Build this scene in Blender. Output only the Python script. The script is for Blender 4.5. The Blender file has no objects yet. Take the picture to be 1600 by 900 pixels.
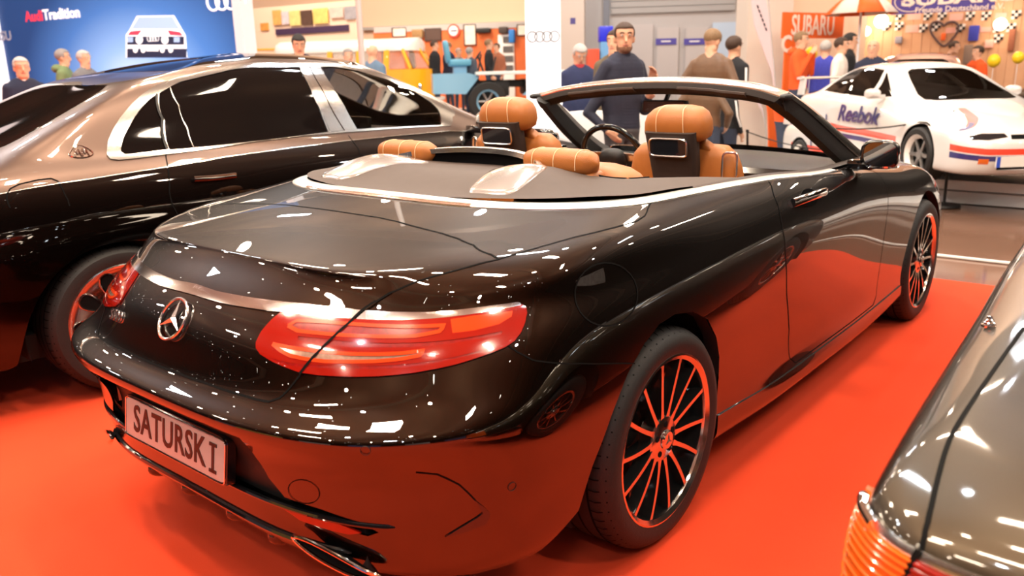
import bpy, bmesh, math, random
import numpy as np
from mathutils import Vector, Matrix
from mathutils.geometry import delaunay_2d_cdt
random.seed(7)
SC = bpy.context.scene
COL = SC.collection
PI = math.pi

# ------------------------------------------------------------------ camera
CAM_POS = (-2.0993, -2.0812, 1.4647)
CAM_YAW, CAM_PITCH, CAM_ROLL, CAM_F = 0.69580, 0.25850, 0.02350, 1295.52   # focal length in pixels of a 1600 px wide frame
def make_camera():
    fw = Vector((math.cos(CAM_PITCH)*math.cos(CAM_YAW), math.cos(CAM_PITCH)*math.sin(CAM_YAW), -math.sin(CAM_PITCH)))
    r = Vector((math.sin(CAM_YAW), -math.cos(CAM_YAW), 0)); d = fw.cross(r)
    c, s = math.cos(CAM_ROLL), math.sin(CAM_ROLL)
    rr = c*r+s*d; dd = -s*r+c*d
    cd = bpy.data.cameras.new('camera'); co = bpy.data.objects.new('camera', cd); COL.objects.link(co)
    m = Matrix((rr, -dd, -fw)).transposed().to_4x4(); m.translation = CAM_POS
    co.matrix_world = m
    cd.sensor_width = 36; cd.lens = CAM_F/1600*36; cd.clip_start = .05; cd.clip_end = 300
    cd.dof.use_dof = True; cd.dof.focus_distance = 2.75; cd.dof.aperture_fstop = 3.2
    SC.camera = co
make_camera()
SC.view_settings.view_transform = 'Standard'; SC.view_settings.look = 'None'
SC.view_settings.gamma = 1; SC.view_settings.use_curve_mapping = False
SC.view_settings.exposure = 0.48

# ------------------------------------------------------------------ world, hall lamps and added fill lights
W = bpy.data.worlds.new('hall_air'); SC.world = W; W.use_nodes = True
W.node_tree.nodes['Background'].inputs[0].default_value = (1.0, .86, .72, 1); W.node_tree.nodes['Background'].inputs[1].default_value = .12
def area(name, loc, sx, sy, power, col, tgt=None):
    l = bpy.data.lights.new(name, 'AREA'); l.shape = 'RECTANGLE'; l.size = sx; l.size_y = sy; l.energy = power; l.color = col
    o = bpy.data.objects.new(name, l); COL.objects.link(o); o.location = loc
    if tgt is not None: o.rotation_euler = (Vector(tgt)-Vector(loc)).to_track_quat('-Z', 'Y').to_euler()
    return o
def bulb(name, loc, r, power, col):
    l = bpy.data.lights.new(name, 'POINT'); l.energy = power; l.color = col; l.shadow_soft_size = r
    o = bpy.data.objects.new(name, l); COL.objects.link(o); o.location = loc; return o
WARM, COOL = (1., .80, .60), (.86, .94, 1.)
for i, (lx, ly) in enumerate([(a, b) for a in (-9, -4, 1, 6, 11, 17) for b in (-10, -5, 0, 5, 10, 16)]):
    bulb('ceiling_spot', (lx+1.1*math.sin(i*3.1), ly+1.0*math.cos(i*5.3), 7.6), .13, 150, WARM if i % 4 else COOL)
for i, (lx, ly) in enumerate([(a, b) for a in (-7, -1.5, 4, 10, 16, 22) for b in (-6, 2, 9, 17)]):
    area('ceiling_tube', (lx+.9*math.sin(i*2.3), ly+.7*math.cos(i*4.1), 7.4), .28, 1.5, 190, COOL if i % 3 == 0 else WARM)
for lx, ly in ((.6, -1.5), (3.2, -1.2), (-2.4, -.6), (2.0, 3.4), (-3.2, 2.6)):  # extra tubes added to even out the light on the carpet
    area('ceiling_tube', (lx, ly, 7.2), .28, 1.5, 170, WARM)
for lx, ly, tx, ty in ((10.5, 17.5, 14, 24), (14.5, 15.5, 19, 21)):  # added fill lights that brighten the peach wall
    area('added_wall_fill', (lx, ly, 7.0), .4, 2.2, 330, WARM, (tx, ty, 4.5))

# ------------------------------------------------------------------ materials
MATS = {}
def mat(name, col, rough=.5, metal=0., coat=0., spec=.5, trans=0., ior=1.45, emit=None, estr=0., coatior=1.5, noise=0., nscale=30., bump=0., bscale=200., coatr=.02, alpha=1., flake=0.):
    if name in MATS: return MATS[name]
    m = bpy.data.materials.new(name); m.use_nodes = True; nt = m.node_tree; b = nt.nodes['Principled BSDF']
    I = b.inputs
    I['Base Color'].default_value = (*col, 1); I['Roughness'].default_value = rough; I['Metallic'].default_value = metal
    I['Coat Weight'].default_value = coat; I['Coat Roughness'].default_value = coatr; I['Coat IOR'].default_value = coatior; I['Specular IOR Level'].default_value = spec
    I['Transmission Weight'].default_value = trans; I['IOR'].default_value = ior; I['Alpha'].default_value = alpha
    if emit: I['Emission Color'].default_value = (*emit, 1); I['Emission Strength'].default_value = estr
    tc = nt.nodes.new('ShaderNodeTexCoord')
    if noise > 0:
        n = nt.nodes.new('ShaderNodeTexNoise'); n.inputs['Scale'].default_value = nscale; n.inputs['Detail'].default_value = 4
        mx = nt.nodes.new('ShaderNodeMix'); mx.data_type = 'RGBA'
        mx.inputs[6].default_value = (*[c*(1-noise) for c in col], 1); mx.inputs[7].default_value = (*[min(1, c*(1+noise)) for c in col], 1)
        nt.links.new(tc.outputs['Object'], n.inputs['Vector']); nt.links.new(n.outputs['Fac'], mx.inputs[0]); nt.links.new(mx.outputs[2], I['Base Color'])
    if flake > 0:
        v = nt.nodes.new('ShaderNodeTexVoronoi'); v.inputs['Scale'].default_value = 900
        mr = nt.nodes.new('ShaderNodeMapRange'); mr.inputs[3].default_value = rough-flake; mr.inputs[4].default_value = rough+flake
        nt.links.new(tc.outputs['Object'], v.inputs['Vector']); nt.links.new(v.outputs['Distance'], mr.inputs[0]); nt.links.new(mr.outputs[0], I['Roughness'])
    if bump > 0:
        n2 = nt.nodes.new('ShaderNodeTexNoise'); n2.inputs['Scale'].default_value = bscale; n2.inputs['Detail'].default_value = 3
        bp = nt.nodes.new('ShaderNodeBump'); bp.inputs['Strength'].default_value = bump; bp.inputs['Distance'].default_value = .004
        nt.links.new(tc.outputs['Object'], n2.inputs['Vector']); nt.links.new(n2.outputs['Fac'], bp.inputs['Height']); nt.links.new(bp.outputs[0], I['Normal'])
    MATS[name] = m
    return m

# ------------------------------------------------------------------ objects and tags
def tag(o, label=None, cat=None, group=None, kind=None):
    if label: o['label'] = label
    if cat: o['category'] = cat
    if group: o['group'] = group
    if kind: o['kind'] = kind
    return o
def empty(name, loc=(0, 0, 0), rz=0., label=None, cat=None, group=None):
    o = bpy.data.objects.new(name, None); COL.objects.link(o); o.location = loc; o.rotation_euler = (0, 0, rz); o.empty_display_size = .2
    return tag(o, label, cat, group)
def link(name, me, m=None, parent=None, loc=None, rot=None):
    o = bpy.data.objects.new(name, me); COL.objects.link(o)
    if m is not None and len(me.materials) == 0: me.materials.append(m)
    if parent is not None: o.parent = parent
    if loc is not None: o.location = loc
    if rot is not None: o.rotation_euler = rot
    return o
def copy_tree(o, parent=None):
    c = o.copy(); COL.objects.link(c); c.parent = parent
    for ch in o.children: copy_tree(ch, c)
    return c
def pymesh(name, V, F, smooth=True):
    me = bpy.data.meshes.new(name); me.from_pydata([tuple(map(float, v)) for v in V], [], [tuple(map(int, f)) for f in F]); me.update()
    if smooth: me.polygons.foreach_set('use_smooth', [True]*len(me.polygons))
    return me
class MB:
    """collects verts and faces for one mesh"""
    def __init__(s): s.V = []; s.F = []; s.M = []; s.cm = 0
    def add(s, V, F):
        b = len(s.V); s.V += [tuple(map(float, v)) for v in V]; s.F += [tuple(int(i)+b for i in f) for f in F]; s.M += [s.cm]*len(F); return s
    def box(s, c, d, rz=0., bev=0.):
        x, y, z = [k/2 for k in d]
        P = [(-x,-y,-z),(x,-y,-z),(x,y,-z),(-x,y,-z),(-x,-y,z),(x,-y,z),(x,y,z),(-x,y,z)]
        F = [(0,3,2,1),(4,5,6,7),(0,1,5,4),(1,2,6,5),(2,3,7,6),(3,0,4,7)]
        if bev > 0:
            bm = bmesh.new(); vs = [bm.verts.new(p) for p in P]
            for f in F: bm.faces.new([vs[i] for i in f])
            bmesh.ops.bevel(bm, geom=list(bm.edges), offset=min(bev, .45*min(d)), segments=2, affect='EDGES', profile=.6)
            bm.verts.index_update(); P = [tuple(v.co) for v in bm.verts]; F = [tuple(v.index for v in f.verts) for f in bm.faces]; bm.free()
        ca, sa = math.cos(rz), math.sin(rz)
        return s.add([(c[0]+p[0]*ca-p[1]*sa, c[1]+p[0]*sa+p[1]*ca, c[2]+p[2]) for p in P], F)
    def tube(s, path, r, n=10, cap=True, closed=False):
        P = [Vector(p) for p in path]; R = r if hasattr(r, '__len__') else [r]*len(P); m = len(P)
        V = []; F = []; up = None
        for i, p in enumerate(P):
            if closed: t = (P[(i+1) % m]-P[i-1]).normalized()
            else: t = (P[min(i+1, m-1)]-P[max(i-1, 0)]).normalized()
            if up is None:
                a = Vector((0, 0, 1)) if abs(t.z) < .9 else Vector((1, 0, 0)); up = (a-t*a.dot(t)).normalized()
            else: up = (up-t*up.dot(t)).normalized()
            b = t.cross(up)
            for k in range(n):
                an = 2*PI*k/n; V.append(p+(up*math.cos(an)+b*math.sin(an))*R[i])
        for i in range(m if closed else m-1):
            j = (i+1) % m
            for k in range(n): F.append((i*n+k, i*n+(k+1) % n, j*n+(k+1) % n, j*n+k))
        if cap and not closed: F.append(tuple(range(n))[::-1]); F.append(tuple(range((m-1)*n, m*n)))
        return s.add(V, F)
    def lathe(s, prof, n=32, axis='y', c=(0, 0, 0), closed=False):
        V = []; F = []; m = len(prof)
        for (r, h) in prof:
            for k in range(n):
                a = 2*PI*k/n; x, y = r*math.cos(a), r*math.sin(a)
                q = {'y': (x, h, y), 'z': (x, y, h), 'x': (h, x, y)}[axis]; V.append((c[0]+q[0], c[1]+q[1], c[2]+q[2]))
        for i in range(m if closed else m-1):
            j = (i+1) % m
            for k in range(n): F.append((i*n+k, i*n+(k+1) % n, j*n+(k+1) % n, j*n+k))
        return s.add(V, F)
    def loft(s, rings, cap=True, closed=True):
        n = len(rings[0]); V = [p for r in rings for p in r]; F = []
        for i in range(len(rings)-1):
            for k in range(n if closed else n-1): F.append((i*n+k, i*n+(k+1) % n, (i+1)*n+(k+1) % n, (i+1)*n+k))
        if cap: F.append(tuple(range(n))[::-1]); F.append(tuple(range((len(rings)-1)*n, len(rings)*n)))
        return s.add(V, F)
    def prism(s, poly, z0, z1, f=None):
        """polygon (a,b) extruded along the third axis; f maps (a,b,h) to 3D"""
        f = f or (lambda a, b, h: (a, b, h)); n = len(poly)
        V = [f(a, b, z0) for a, b in poly]+[f(a, b, z1) for a, b in poly]
        F = [tuple(range(n))[::-1], tuple(range(n, 2*n))]+[(k, (k+1) % n, (k+1) % n+n, k+n) for k in range(n)]
        return s.add(V, F)
    def ball(s, c, r, nu=16, nv=10, e=1.):
        r = r if hasattr(r, '__len__') else (r, r, r); V = []; F = []
        sp = lambda t: math.copysign(abs(t)**e, t)
        for i in range(nv+1):
            a = -PI/2+PI*i/nv
            for k in range(nu):
                b = 2*PI*k/nu; V.append((c[0]+r[0]*sp(math.cos(a))*sp(math.cos(b)), c[1]+r[1]*sp(math.cos(a))*sp(math.sin(b)), c[2]+r[2]*sp(math.sin(a))))
        for i in range(nv):
            for k in range(nu): F.append((i*nu+k, i*nu+(k+1) % nu, (i+1)*nu+(k+1) % nu, (i+1)*nu+k))
        return s.add(V, F)
    def build(s, name, m, parent=None, smooth=True, loc=None, rot=None, angle=35, fix=True):
        me = pymesh(name, s.V, s.F, smooth)
        for k in (m if isinstance(m, (list, tuple)) else [m]): me.materials.append(k)
        if isinstance(m, (list, tuple)): me.polygons.foreach_set('material_index', s.M)
        if fix:
            bm = bmesh.new(); bm.from_mesh(me); bmesh.ops.remove_doubles(bm, verts=bm.verts, dist=1e-6); bmesh.ops.recalc_face_normals(bm, faces=bm.faces); bm.to_mesh(me); bm.free()
        if smooth: me.set_sharp_from_angle(angle=math.radians(angle))
        return link(name, me, None, parent, loc, rot)
def cr(points, n=8, closed=False):
    """Catmull-Rom through points, n samples per span"""
    P = np.array(points, float); m = len(P); out = []
    for i in range(m if closed else m-1):
        g = lambda k: P[k % m] if closed else (P[k] if 0 <= k < m else (2*P[0]-P[1] if k < 0 else 2*P[-1]-P[-2]))
        a, b, c, d = g(i-1), g(i), g(i+1), g(i+2)
        for k in range(n):
            t = k/n; out.append(.5*((2*b)+(c-a)*t+(2*a-5*b+4*c-d)*t*t+(3*b-a-3*c+d)*t**3))
    if not closed: out.append(P[-1])
    return np.array(out)
def text(name, body, size, m, parent=None, mtx=None, depth=.002, bold=0., align='CENTER', sx=1., shear=0., spacing=1.):
    c = bpy.data.curves.new(name, 'FONT'); c.body = body; c.size = size; c.extrude = depth; c.offset = bold; c.align_x = align; c.align_y = 'CENTER'; c.shear = shear; c.resolution_u = 3; c.space_character = spacing
    o = bpy.data.objects.new(name, c); COL.objects.link(o); bpy.context.view_layer.update()
    me = bpy.data.meshes.new_from_object(o.evaluated_get(bpy.context.evaluated_depsgraph_get())); bpy.data.objects.remove(o)
    if sx != 1.: me.transform(Matrix.Diagonal((sx, 1, 1, 1)))
    if mtx is not None: me.transform(mtx)
    me.materials.clear(); me.materials.append(m)
    return link(name, me, None, parent)
def frame(o, ex, ey):
    """matrix with local x along ex, local y along ey (made square), origin o"""
    ex = Vector(ex).normalized(); ez = ex.cross(Vector(ey)).normalized(); ey = ez.cross(ex)
    m = Matrix((ex, ey, ez)).transposed().to_4x4(); m.translation = o; return m

# ------------------------------------------------------------------ trimmed B-spline shells for car bodies
class Shell:
    """cubic B-spline surface over a control net net[i][j] = xyz; i runs along the body from the rear centre to the front centre, j up"""
    def __init__(s, net, comp=.7, sym=(True, True)):
        P = np.array(net, float); s.sym = sym
        Q = P.copy()
        s.n, s.m = P.shape[:2]
        for _ in range(2):
            s.setup(Q); S = s.ev(*np.meshgrid(np.arange(s.n), np.arange(s.m), indexing='ij'))[0]
            Q = Q+comp*(P-S)
            if sym[0]: Q[0, :, 1] = 0
            if sym[1]: Q[-1, :, 1] = 0
        s.setup(Q)
    def setup(s, Q):
        mir = np.array([1, -1, 1.])
        a = Q[1]*mir if s.sym[0] else 2*Q[0]-Q[1]; b = Q[-2]*mir if s.sym[1] else 2*Q[-1]-Q[-2]
        G = np.concatenate([a[None], Q, b[None]], 0)
        s.G = np.concatenate([(2*G[:, 0]-G[:, 1])[:, None], G, (2*G[:, -1]-G[:, -2])[:, None]], 1)
    @staticmethod
    def basis(t):
        return (np.stack([(1-t)**3, 3*t**3-6*t**2+4, -3*t**3+3*t**2+3*t+1, t**3], -1)/6, np.stack([-(1-t)**2, 3*t*t-4*t, -3*t*t+2*t+1, t*t], -1)/2)
    def ev(s, u, v):
        u = np.asarray(u, float); v = np.asarray(v, float); sh = u.shape; u = u.ravel(); v = v.ravel()
        i = np.clip(np.floor(u).astype(int), 0, s.n-2); j = np.clip(np.floor(v).astype(int), 0, s.m-2)
        bu, du = s.basis(u-i); bv, dv = s.basis(v-j)
        X = np.zeros((len(u), 3)); Xu = X.copy(); Xv = X.copy()
        for a in range(4):
            for b in range(4):
                g = s.G[i+a, j+b]; X += (bu[:, a]*bv[:, b])[:, None]*g; Xu += (du[:, a]*bv[:, b])[:, None]*g; Xv += (bu[:, a]*dv[:, b])[:, None]*g
        N = np.cross(Xu, Xv); N /= np.linalg.norm(N, axis=1)[:, None]+1e-12
        return X.reshape(*sh, 3), N.reshape(*sh, 3)
    def grid(s, k=10):
        if not hasattr(s, '_g'):
            U, V = np.meshgrid(np.linspace(0, s.n-1, (s.n-1)*k+1), np.linspace(0, s.m-1, (s.m-1)*k+1), indexing='ij')
            X, N = s.ev(U, V); s._g = (U.ravel(), V.ravel(), X.reshape(-1, 3), N.reshape(-1, 3))
        return s._g
    def find(s, pts, axes, face=None, ulim=None, vlim=None):
        """(u,v) of the surface points whose coordinates on the two axes are pts; face = (axis, sign) restricts to that facing side"""
        U, V, X, N = s.grid(); k = np.ones(len(U), bool)
        if face: k &= N[:, face[0]]*face[1] > .02
        if ulim: k &= (U >= ulim[0]) & (U <= ulim[1])
        if vlim: k &= (V >= vlim[0]) & (V <= vlim[1])
        U, V, X = U[k], V[k], X[k]; out = []
        for q in pts:
            d = (X[:, axes[0]]-q[0])**2+(X[:, axes[1]]-q[1])**2; b = int(d.argmin()); u, v = U[b], V[b]
            for _ in range(6):
                h = 1e-3; x0 = s.ev([u], [v])[0][0]; xu = s.ev([min(u+h, s.n-1)], [v])[0][0]; xv = s.ev([u], [min(v+h, s.m-1)])[0][0]
                J = np.array([[(xu-x0)[a]/h, (xv-x0)[a]/h] for a in axes]); r = np.array([q[0]-x0[axes[0]], q[1]-x0[axes[1]]])
                try: st = np.linalg.solve(J.T@J+1e-7*np.eye(2), J.T@r)
                except Exception: break
                st = np.clip(st, -.3, .3); u = min(max(u+st[0], 0), s.n-1); v = min(max(v+st[1], 0), s.m-1)
            out.append((u, v))
        return np.array(out)
    def pt(s, u, v, off=0.):
        X, N = s.ev([u], [v]); return Vector(X[0]+N[0]*off*s.sgn()), Vector(N[0]*s.sgn())
    def sgn(s):
        if not hasattr(s, '_s'):
            U, V, X, N = s.grid(); c = X.mean(0); s._s = 1. if ((X-c)*N).sum(1).mean() > 0 else -1.
        return s._s
def inpoly(P, poly):
    x, y = P[:, 0], P[:, 1]; r = np.zeros(len(P), bool); n = len(poly)
    for i in range(n):
        x1, y1 = poly[i]; x2, y2 = poly[i-1]
        if y1 == y2: continue
        c = ((y1 > y) != (y2 > y)) & (x < (x2-x1)*(y-y1)/(y2-y1)+x1); r ^= c
    return r
def dens(poly, d=.12, closed=True):
    P = np.asarray(poly, float); out = []
    m = len(P)
    for i in range(m if closed else m-1):
        a, b = P[i], P[(i+1) % m]; k = max(1, int(np.ceil(np.abs(b-a).max()/d)))
        for t in range(k): out.append(a+(b-a)*t/k)
    if not closed: out.append(P[-1])
    return np.array(out)
def trim(sh, regions, ru=5, rv=4, lines=()):
    """regions: list of (name, uv polygon); later ones win. Returns {name: (uv verts, tris)}; 'hole' is dropped, the rest is 'body'"""
    gu = np.linspace(0, sh.n-1, (sh.n-1)*ru+1); gv = np.linspace(0, sh.m-1, (sh.m-1)*rv+1)
    pts = [(a, b) for a in gu for b in gv]; edges = []
    for nm, pl in regions:
        D = dens(pl); b = len(pts); D[:, 0] = np.clip(D[:, 0], 0, sh.n-1); D[:, 1] = np.clip(D[:, 1], 0, sh.m-1)
        pts += [tuple(q) for q in D]; edges += [(b+i, b+(i+1) % len(D)) for i in range(len(D))]
    r = delaunay_2d_cdt([Vector(q) for q in pts], edges, [], 0, 1e-4)
    P = np.array([tuple(q) for q in r[0]]); T = np.array([tuple(f) for f in r[2] if len(f) == 3])
    c = P[T].mean(1); lab = np.zeros(len(T), int); names = ['body']
    for nm, pl in regions:
        if nm not in names: names.append(nm)
        lab[inpoly(c, np.asarray(pl))] = names.index(nm)
    out = {}
    for i, nm in enumerate(names):
        if nm == 'hole': continue
        t = T[lab == i]
        if len(t) == 0: continue
        ids, inv = np.unique(t, return_inverse=True); out[nm] = (P[ids], inv.reshape(-1, 3))
    return out
def shell_mesh(sh, name, part, side='right', off=0., skirt=.006, prof=None):
    """one panel as a mesh: side right / left / both (mirrored and welded on the centre plane); skirt folds its border inwards"""
    uv, T = part; X, N = sh.ev(uv[:, 0], uv[:, 1]); N = N*sh.sgn(); X = X+N*off
    # face winding to match normals
    fn = np.cross(X[T[:, 1]]-X[T[:, 0]], X[T[:, 2]]-X[T[:, 0]]); fl = (fn*N[T[:, 0]]).sum(1) < 0; T = T.copy(); T[fl] = T[fl][:, ::-1]
    cen = np.abs(X[:, 1]) < 2e-4
    X[cen, 1] = 0
    V = X; NN = N; F = [tuple(t) for t in T]
    if skirt > 0:
        cnt = {}
        for a, b, c in T:
            for e in ((a, b), (b, c), (c, a)): cnt.setdefault((min(e), max(e)), []).append(e)
        be = [v[0] for k, v in cnt.items() if len(v) == 1 and not (cen[v[0][0]] and cen[v[0][1]])]
        idx = sorted({i for e in be for i in e}); mp = {}
        V2 = [V]; N2 = [NN]; n0 = len(V)
        for k, i in enumerate(idx): mp[i] = (n0+2*k, n0+2*k+1)
        if idx:
            ii = np.array(idx); Xi = X[ii]; Ni = N[ii]
            # outward tangent for skirt normals is approximated by the border direction
            tang = {i: np.zeros(3) for i in idx}
            for a, b in be:
                t = X[b]-X[a]; o = np.cross(t, N[a]); o = o/(np.linalg.norm(o)+1e-12); tang[a] += o; tang[b] += o
            To = np.array([tang[i]/(np.linalg.norm(tang[i])+1e-9) for i in idx])
            A = np.empty((2*len(idx), 3)); A[0::2] = Xi; A[1::2] = Xi-Ni*skirt; B = np.repeat(To, 2, 0)
            V = np.concatenate([V, A]); NN = np.concatenate([NN, B])
            for a, b in be: F.append((mp[b][0], mp[a][0], mp[a][1], mp[b][1]))
    mir = np.array([1, -1, 1.])
    if side == 'left':
        V = V*mir; NN = NN*mir; F = [f[::-1] for f in F]
    elif side == 'both':
        n0 = len(V); c2 = np.abs(V[:, 1]) < 1e-9
        mp = [i if c2[i] else n0+i for i in range(n0)]
        F = F+[tuple(mp[i] for i in f[::-1]) for f in F]
        NN = NN.copy(); NN[c2, 1] = 0; NN[c2] /= np.linalg.norm(NN[c2], axis=1)[:, None]+1e-12
        V = np.concatenate([V, V*mir]); NN = np.concatenate([NN, NN*mir])
        used = np.unique([i for f in F for i in f]); rm = -np.ones(len(V), int); rm[used] = np.arange(len(used))
        V = V[used]; NN = NN[used]; F = [tuple(rm[i] for i in f) for f in F]
    me = pymesh(name, V, F); me.normals_split_custom_set_from_vertices([tuple(map(float, q)) for q in NN])
    return me
def shell_strip(sh, uv, width, off=.001, mirror=False):
    """thin ribbon lying on the shell along a uv polyline"""
    D = dens(uv, .15, False); X, N = sh.ev(D[:, 0], D[:, 1]); N = N*sh.sgn()
    t = np.gradient(X, axis=0); b = np.cross(N, t); b /= np.linalg.norm(b, axis=1)[:, None]+1e-12
    A = X+b*width/2+N*off; B = X-b*width/2+N*off
    if mirror: A = A*[1, -1, 1]; B = B*[1, -1, 1]
    n = len(D); return np.concatenate([A, B]), [((i, i+1, n+i+1, n+i) if not mirror else (i, n+i, n+i+1, i+1)) for i in range(n-1)]
# ------------------------------------------------------------------ control net of the black convertible (x forward from the rear axle, y left, z up)
TH = [0, 8, 18, 30, 42, 54, 66, 78, 90]
XS = [.05, .35, .65, .95, 1.4, 1.9, 2.4, 2.75, 3.1]
def body_net(levels):
    net = []
    ns = 9+9+8
    for L in levels:
        row = []; xr, xc, nr = L['rear']; xf, xcf, nf = L['front']
        zs = np.interp(np.arange(ns), [0, 5, 8, 12, 14, 17, 20, 25], L['z'])
        ys = np.interp(np.arange(ns), [8, 10, 12, 14, 16, 17], L['y'])
        for i in range(ns):
            if i < 9:
                t = math.radians(TH[i]); x = xc-(xc-xr)*abs(math.cos(t))**(2/nr) if i < 8 else xc; y = ys[8]*math.sin(t)**(2/nr)
            elif i < 18:
                x = xc+(xcf-xc)*(XS[i-9]+.2)/(3.1+.2); y = ys[i]
            else:
                t = math.radians(TH[25-i]); x = xcf+(xf-xcf)*abs(math.cos(t))**(2/nf); y = ys[17]*math.sin(t)**(2/nf)
            row.append((x, -y, zs[i]))
        net.append(row)
    return np.array(net).transpose(1, 0, 2)
def LV(xr, xc, nr, xf, xcf, nf, z, y): return dict(rear=(xr, xc, nr), front=(xf, xcf, nf), z=z, y=y)
NET = body_net([
    #   rear           front            z: 0,corner,xc,.95,1.9,3.1,fcorner,fcentre             y: xc,.35,.95,1.9,2.75,3.1
    LV(-.88, -.30, 3.2, 3.60, 3.1, 3.0, [.27, .22, .21, .18, .18, .20, .20, .20], [.80, .80, .80, .80, .80, .80]),
    LV(-1.015, -.30, 3.2, 3.72, 3.1, 3.0, [.285, .235, .225, .185, .18, .20, .20, .20], [.900, .895, .90, .90, .88, .88]),
    LV(-1.048, -.30, 3.2, 3.78, 3.1, 3.0, [.36, .33, .29, .215, .21, .27, .27, .27], [.925, .93, .935, .93, .92, .90]),
    LV(-1.068, -.30, 3.2, 3.81, 3.1, 3.0, [.46, .45, .40, .30, .30, .36, .36, .36], [.938, .925, .91, .91, .925, .915]),
    LV(-1.090, -.30, 3.1, 3.83, 3.1, 3.0, [.56, .55, .49, .40, .40, .45, .45, .45], [.947, .930, .905, .91, .932, .925]),
    LV(-1.150, -.30, 3.1, 3.83, 3.1, 3.0, [.645, .635, .58, .50, .49, .53, .52, .52], [.952, .938, .915, .915, .936, .928]),
    LV(-1.135, -.30, 3.0, 3.82, 3.1, 2.9, [.680, .672, .655, .60, .58, .60, .58, .58], [.952, .945, .925, .92, .936, .927]),
    LV(-1.090, -.28, 2.8, 3.80, 3.1, 2.8, [.700, .715, .72, .69, .67, .67, .63, .63], [.947, .948, .938, .925, .932, .922]),
    LV(-1.062, -.25, 2.6, 3.77, 3.1, 2.7, [.770, .775, .785, .765, .745, .73, .67, .67], [.937, .944, .943, .928, .925, .912]),
    LV(-1.030, -.22, 2.5, 3.73, 3.1, 2.6, [.838, .832, .845, .83, .81, .785, .70, .70], [.920, .934, .940, .926, .912, .895]),
    LV(-.962, -.20, 2.4, 3.68, 3.1, 2.5, [.908, .893, .895, .885, .86, .83, .72, .72], [.898, .918, .930, .918, .89, .87]),
    LV(-.895, -.16, 2.6, 3.60, 3.08, 2.5, [.950, .930, .935, .928, .90, .865, .75, .75], [.882, .902, .916, .906, .85, .83]),
    LV(-.852, -.10, 3.2, 3.50, 3.05, 2.5, [.985, .960, .968, .958, .93, .89, .78, .79], [.868, .886, .902, .893, .80, .77]),
    LV(-.828, -.05, 3.2, 3.35, 2.95, 2.5, [.990, .985, .998, .985, .955, .915, .82, .84], [.850, .870, .888, .880, .75, .70]),
    LV(-.580, .12, 3.0, 3.00, 2.65, 2.5, [1.035, 1.022, 1.030, 1.015, .98, .95, .90, .93], [.825, .846, .866, .862, .74, .66]),
    LV(-.310, .35, 2.8, 2.45, 2.15, 2.4, [1.070, 1.060, 1.052, 1.038, 1.002, .985, 1.00, 1.02], [.800, .815, .846, .85, .835, .82]),
])

# the boot lip runs out into a smooth rounded rear wing
for i_, w_ in ((3, .25), (4, .75), (5, 1.), (6, 1.), (7, 1.), (8, .8), (9, .4)):
    A_, B_ = NET[i_, 10].copy(), NET[i_, 14].copy()
    for j_, (fh_, fz_) in ((11, (.10, .36)), (12, (.27, .63)), (13, (.54, .85))):
        q_ = A_+(B_-A_)*[fh_, fh_, fz_]; NET[i_, j_] = NET[i_, j_]*(1-w_)+q_*w_
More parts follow.
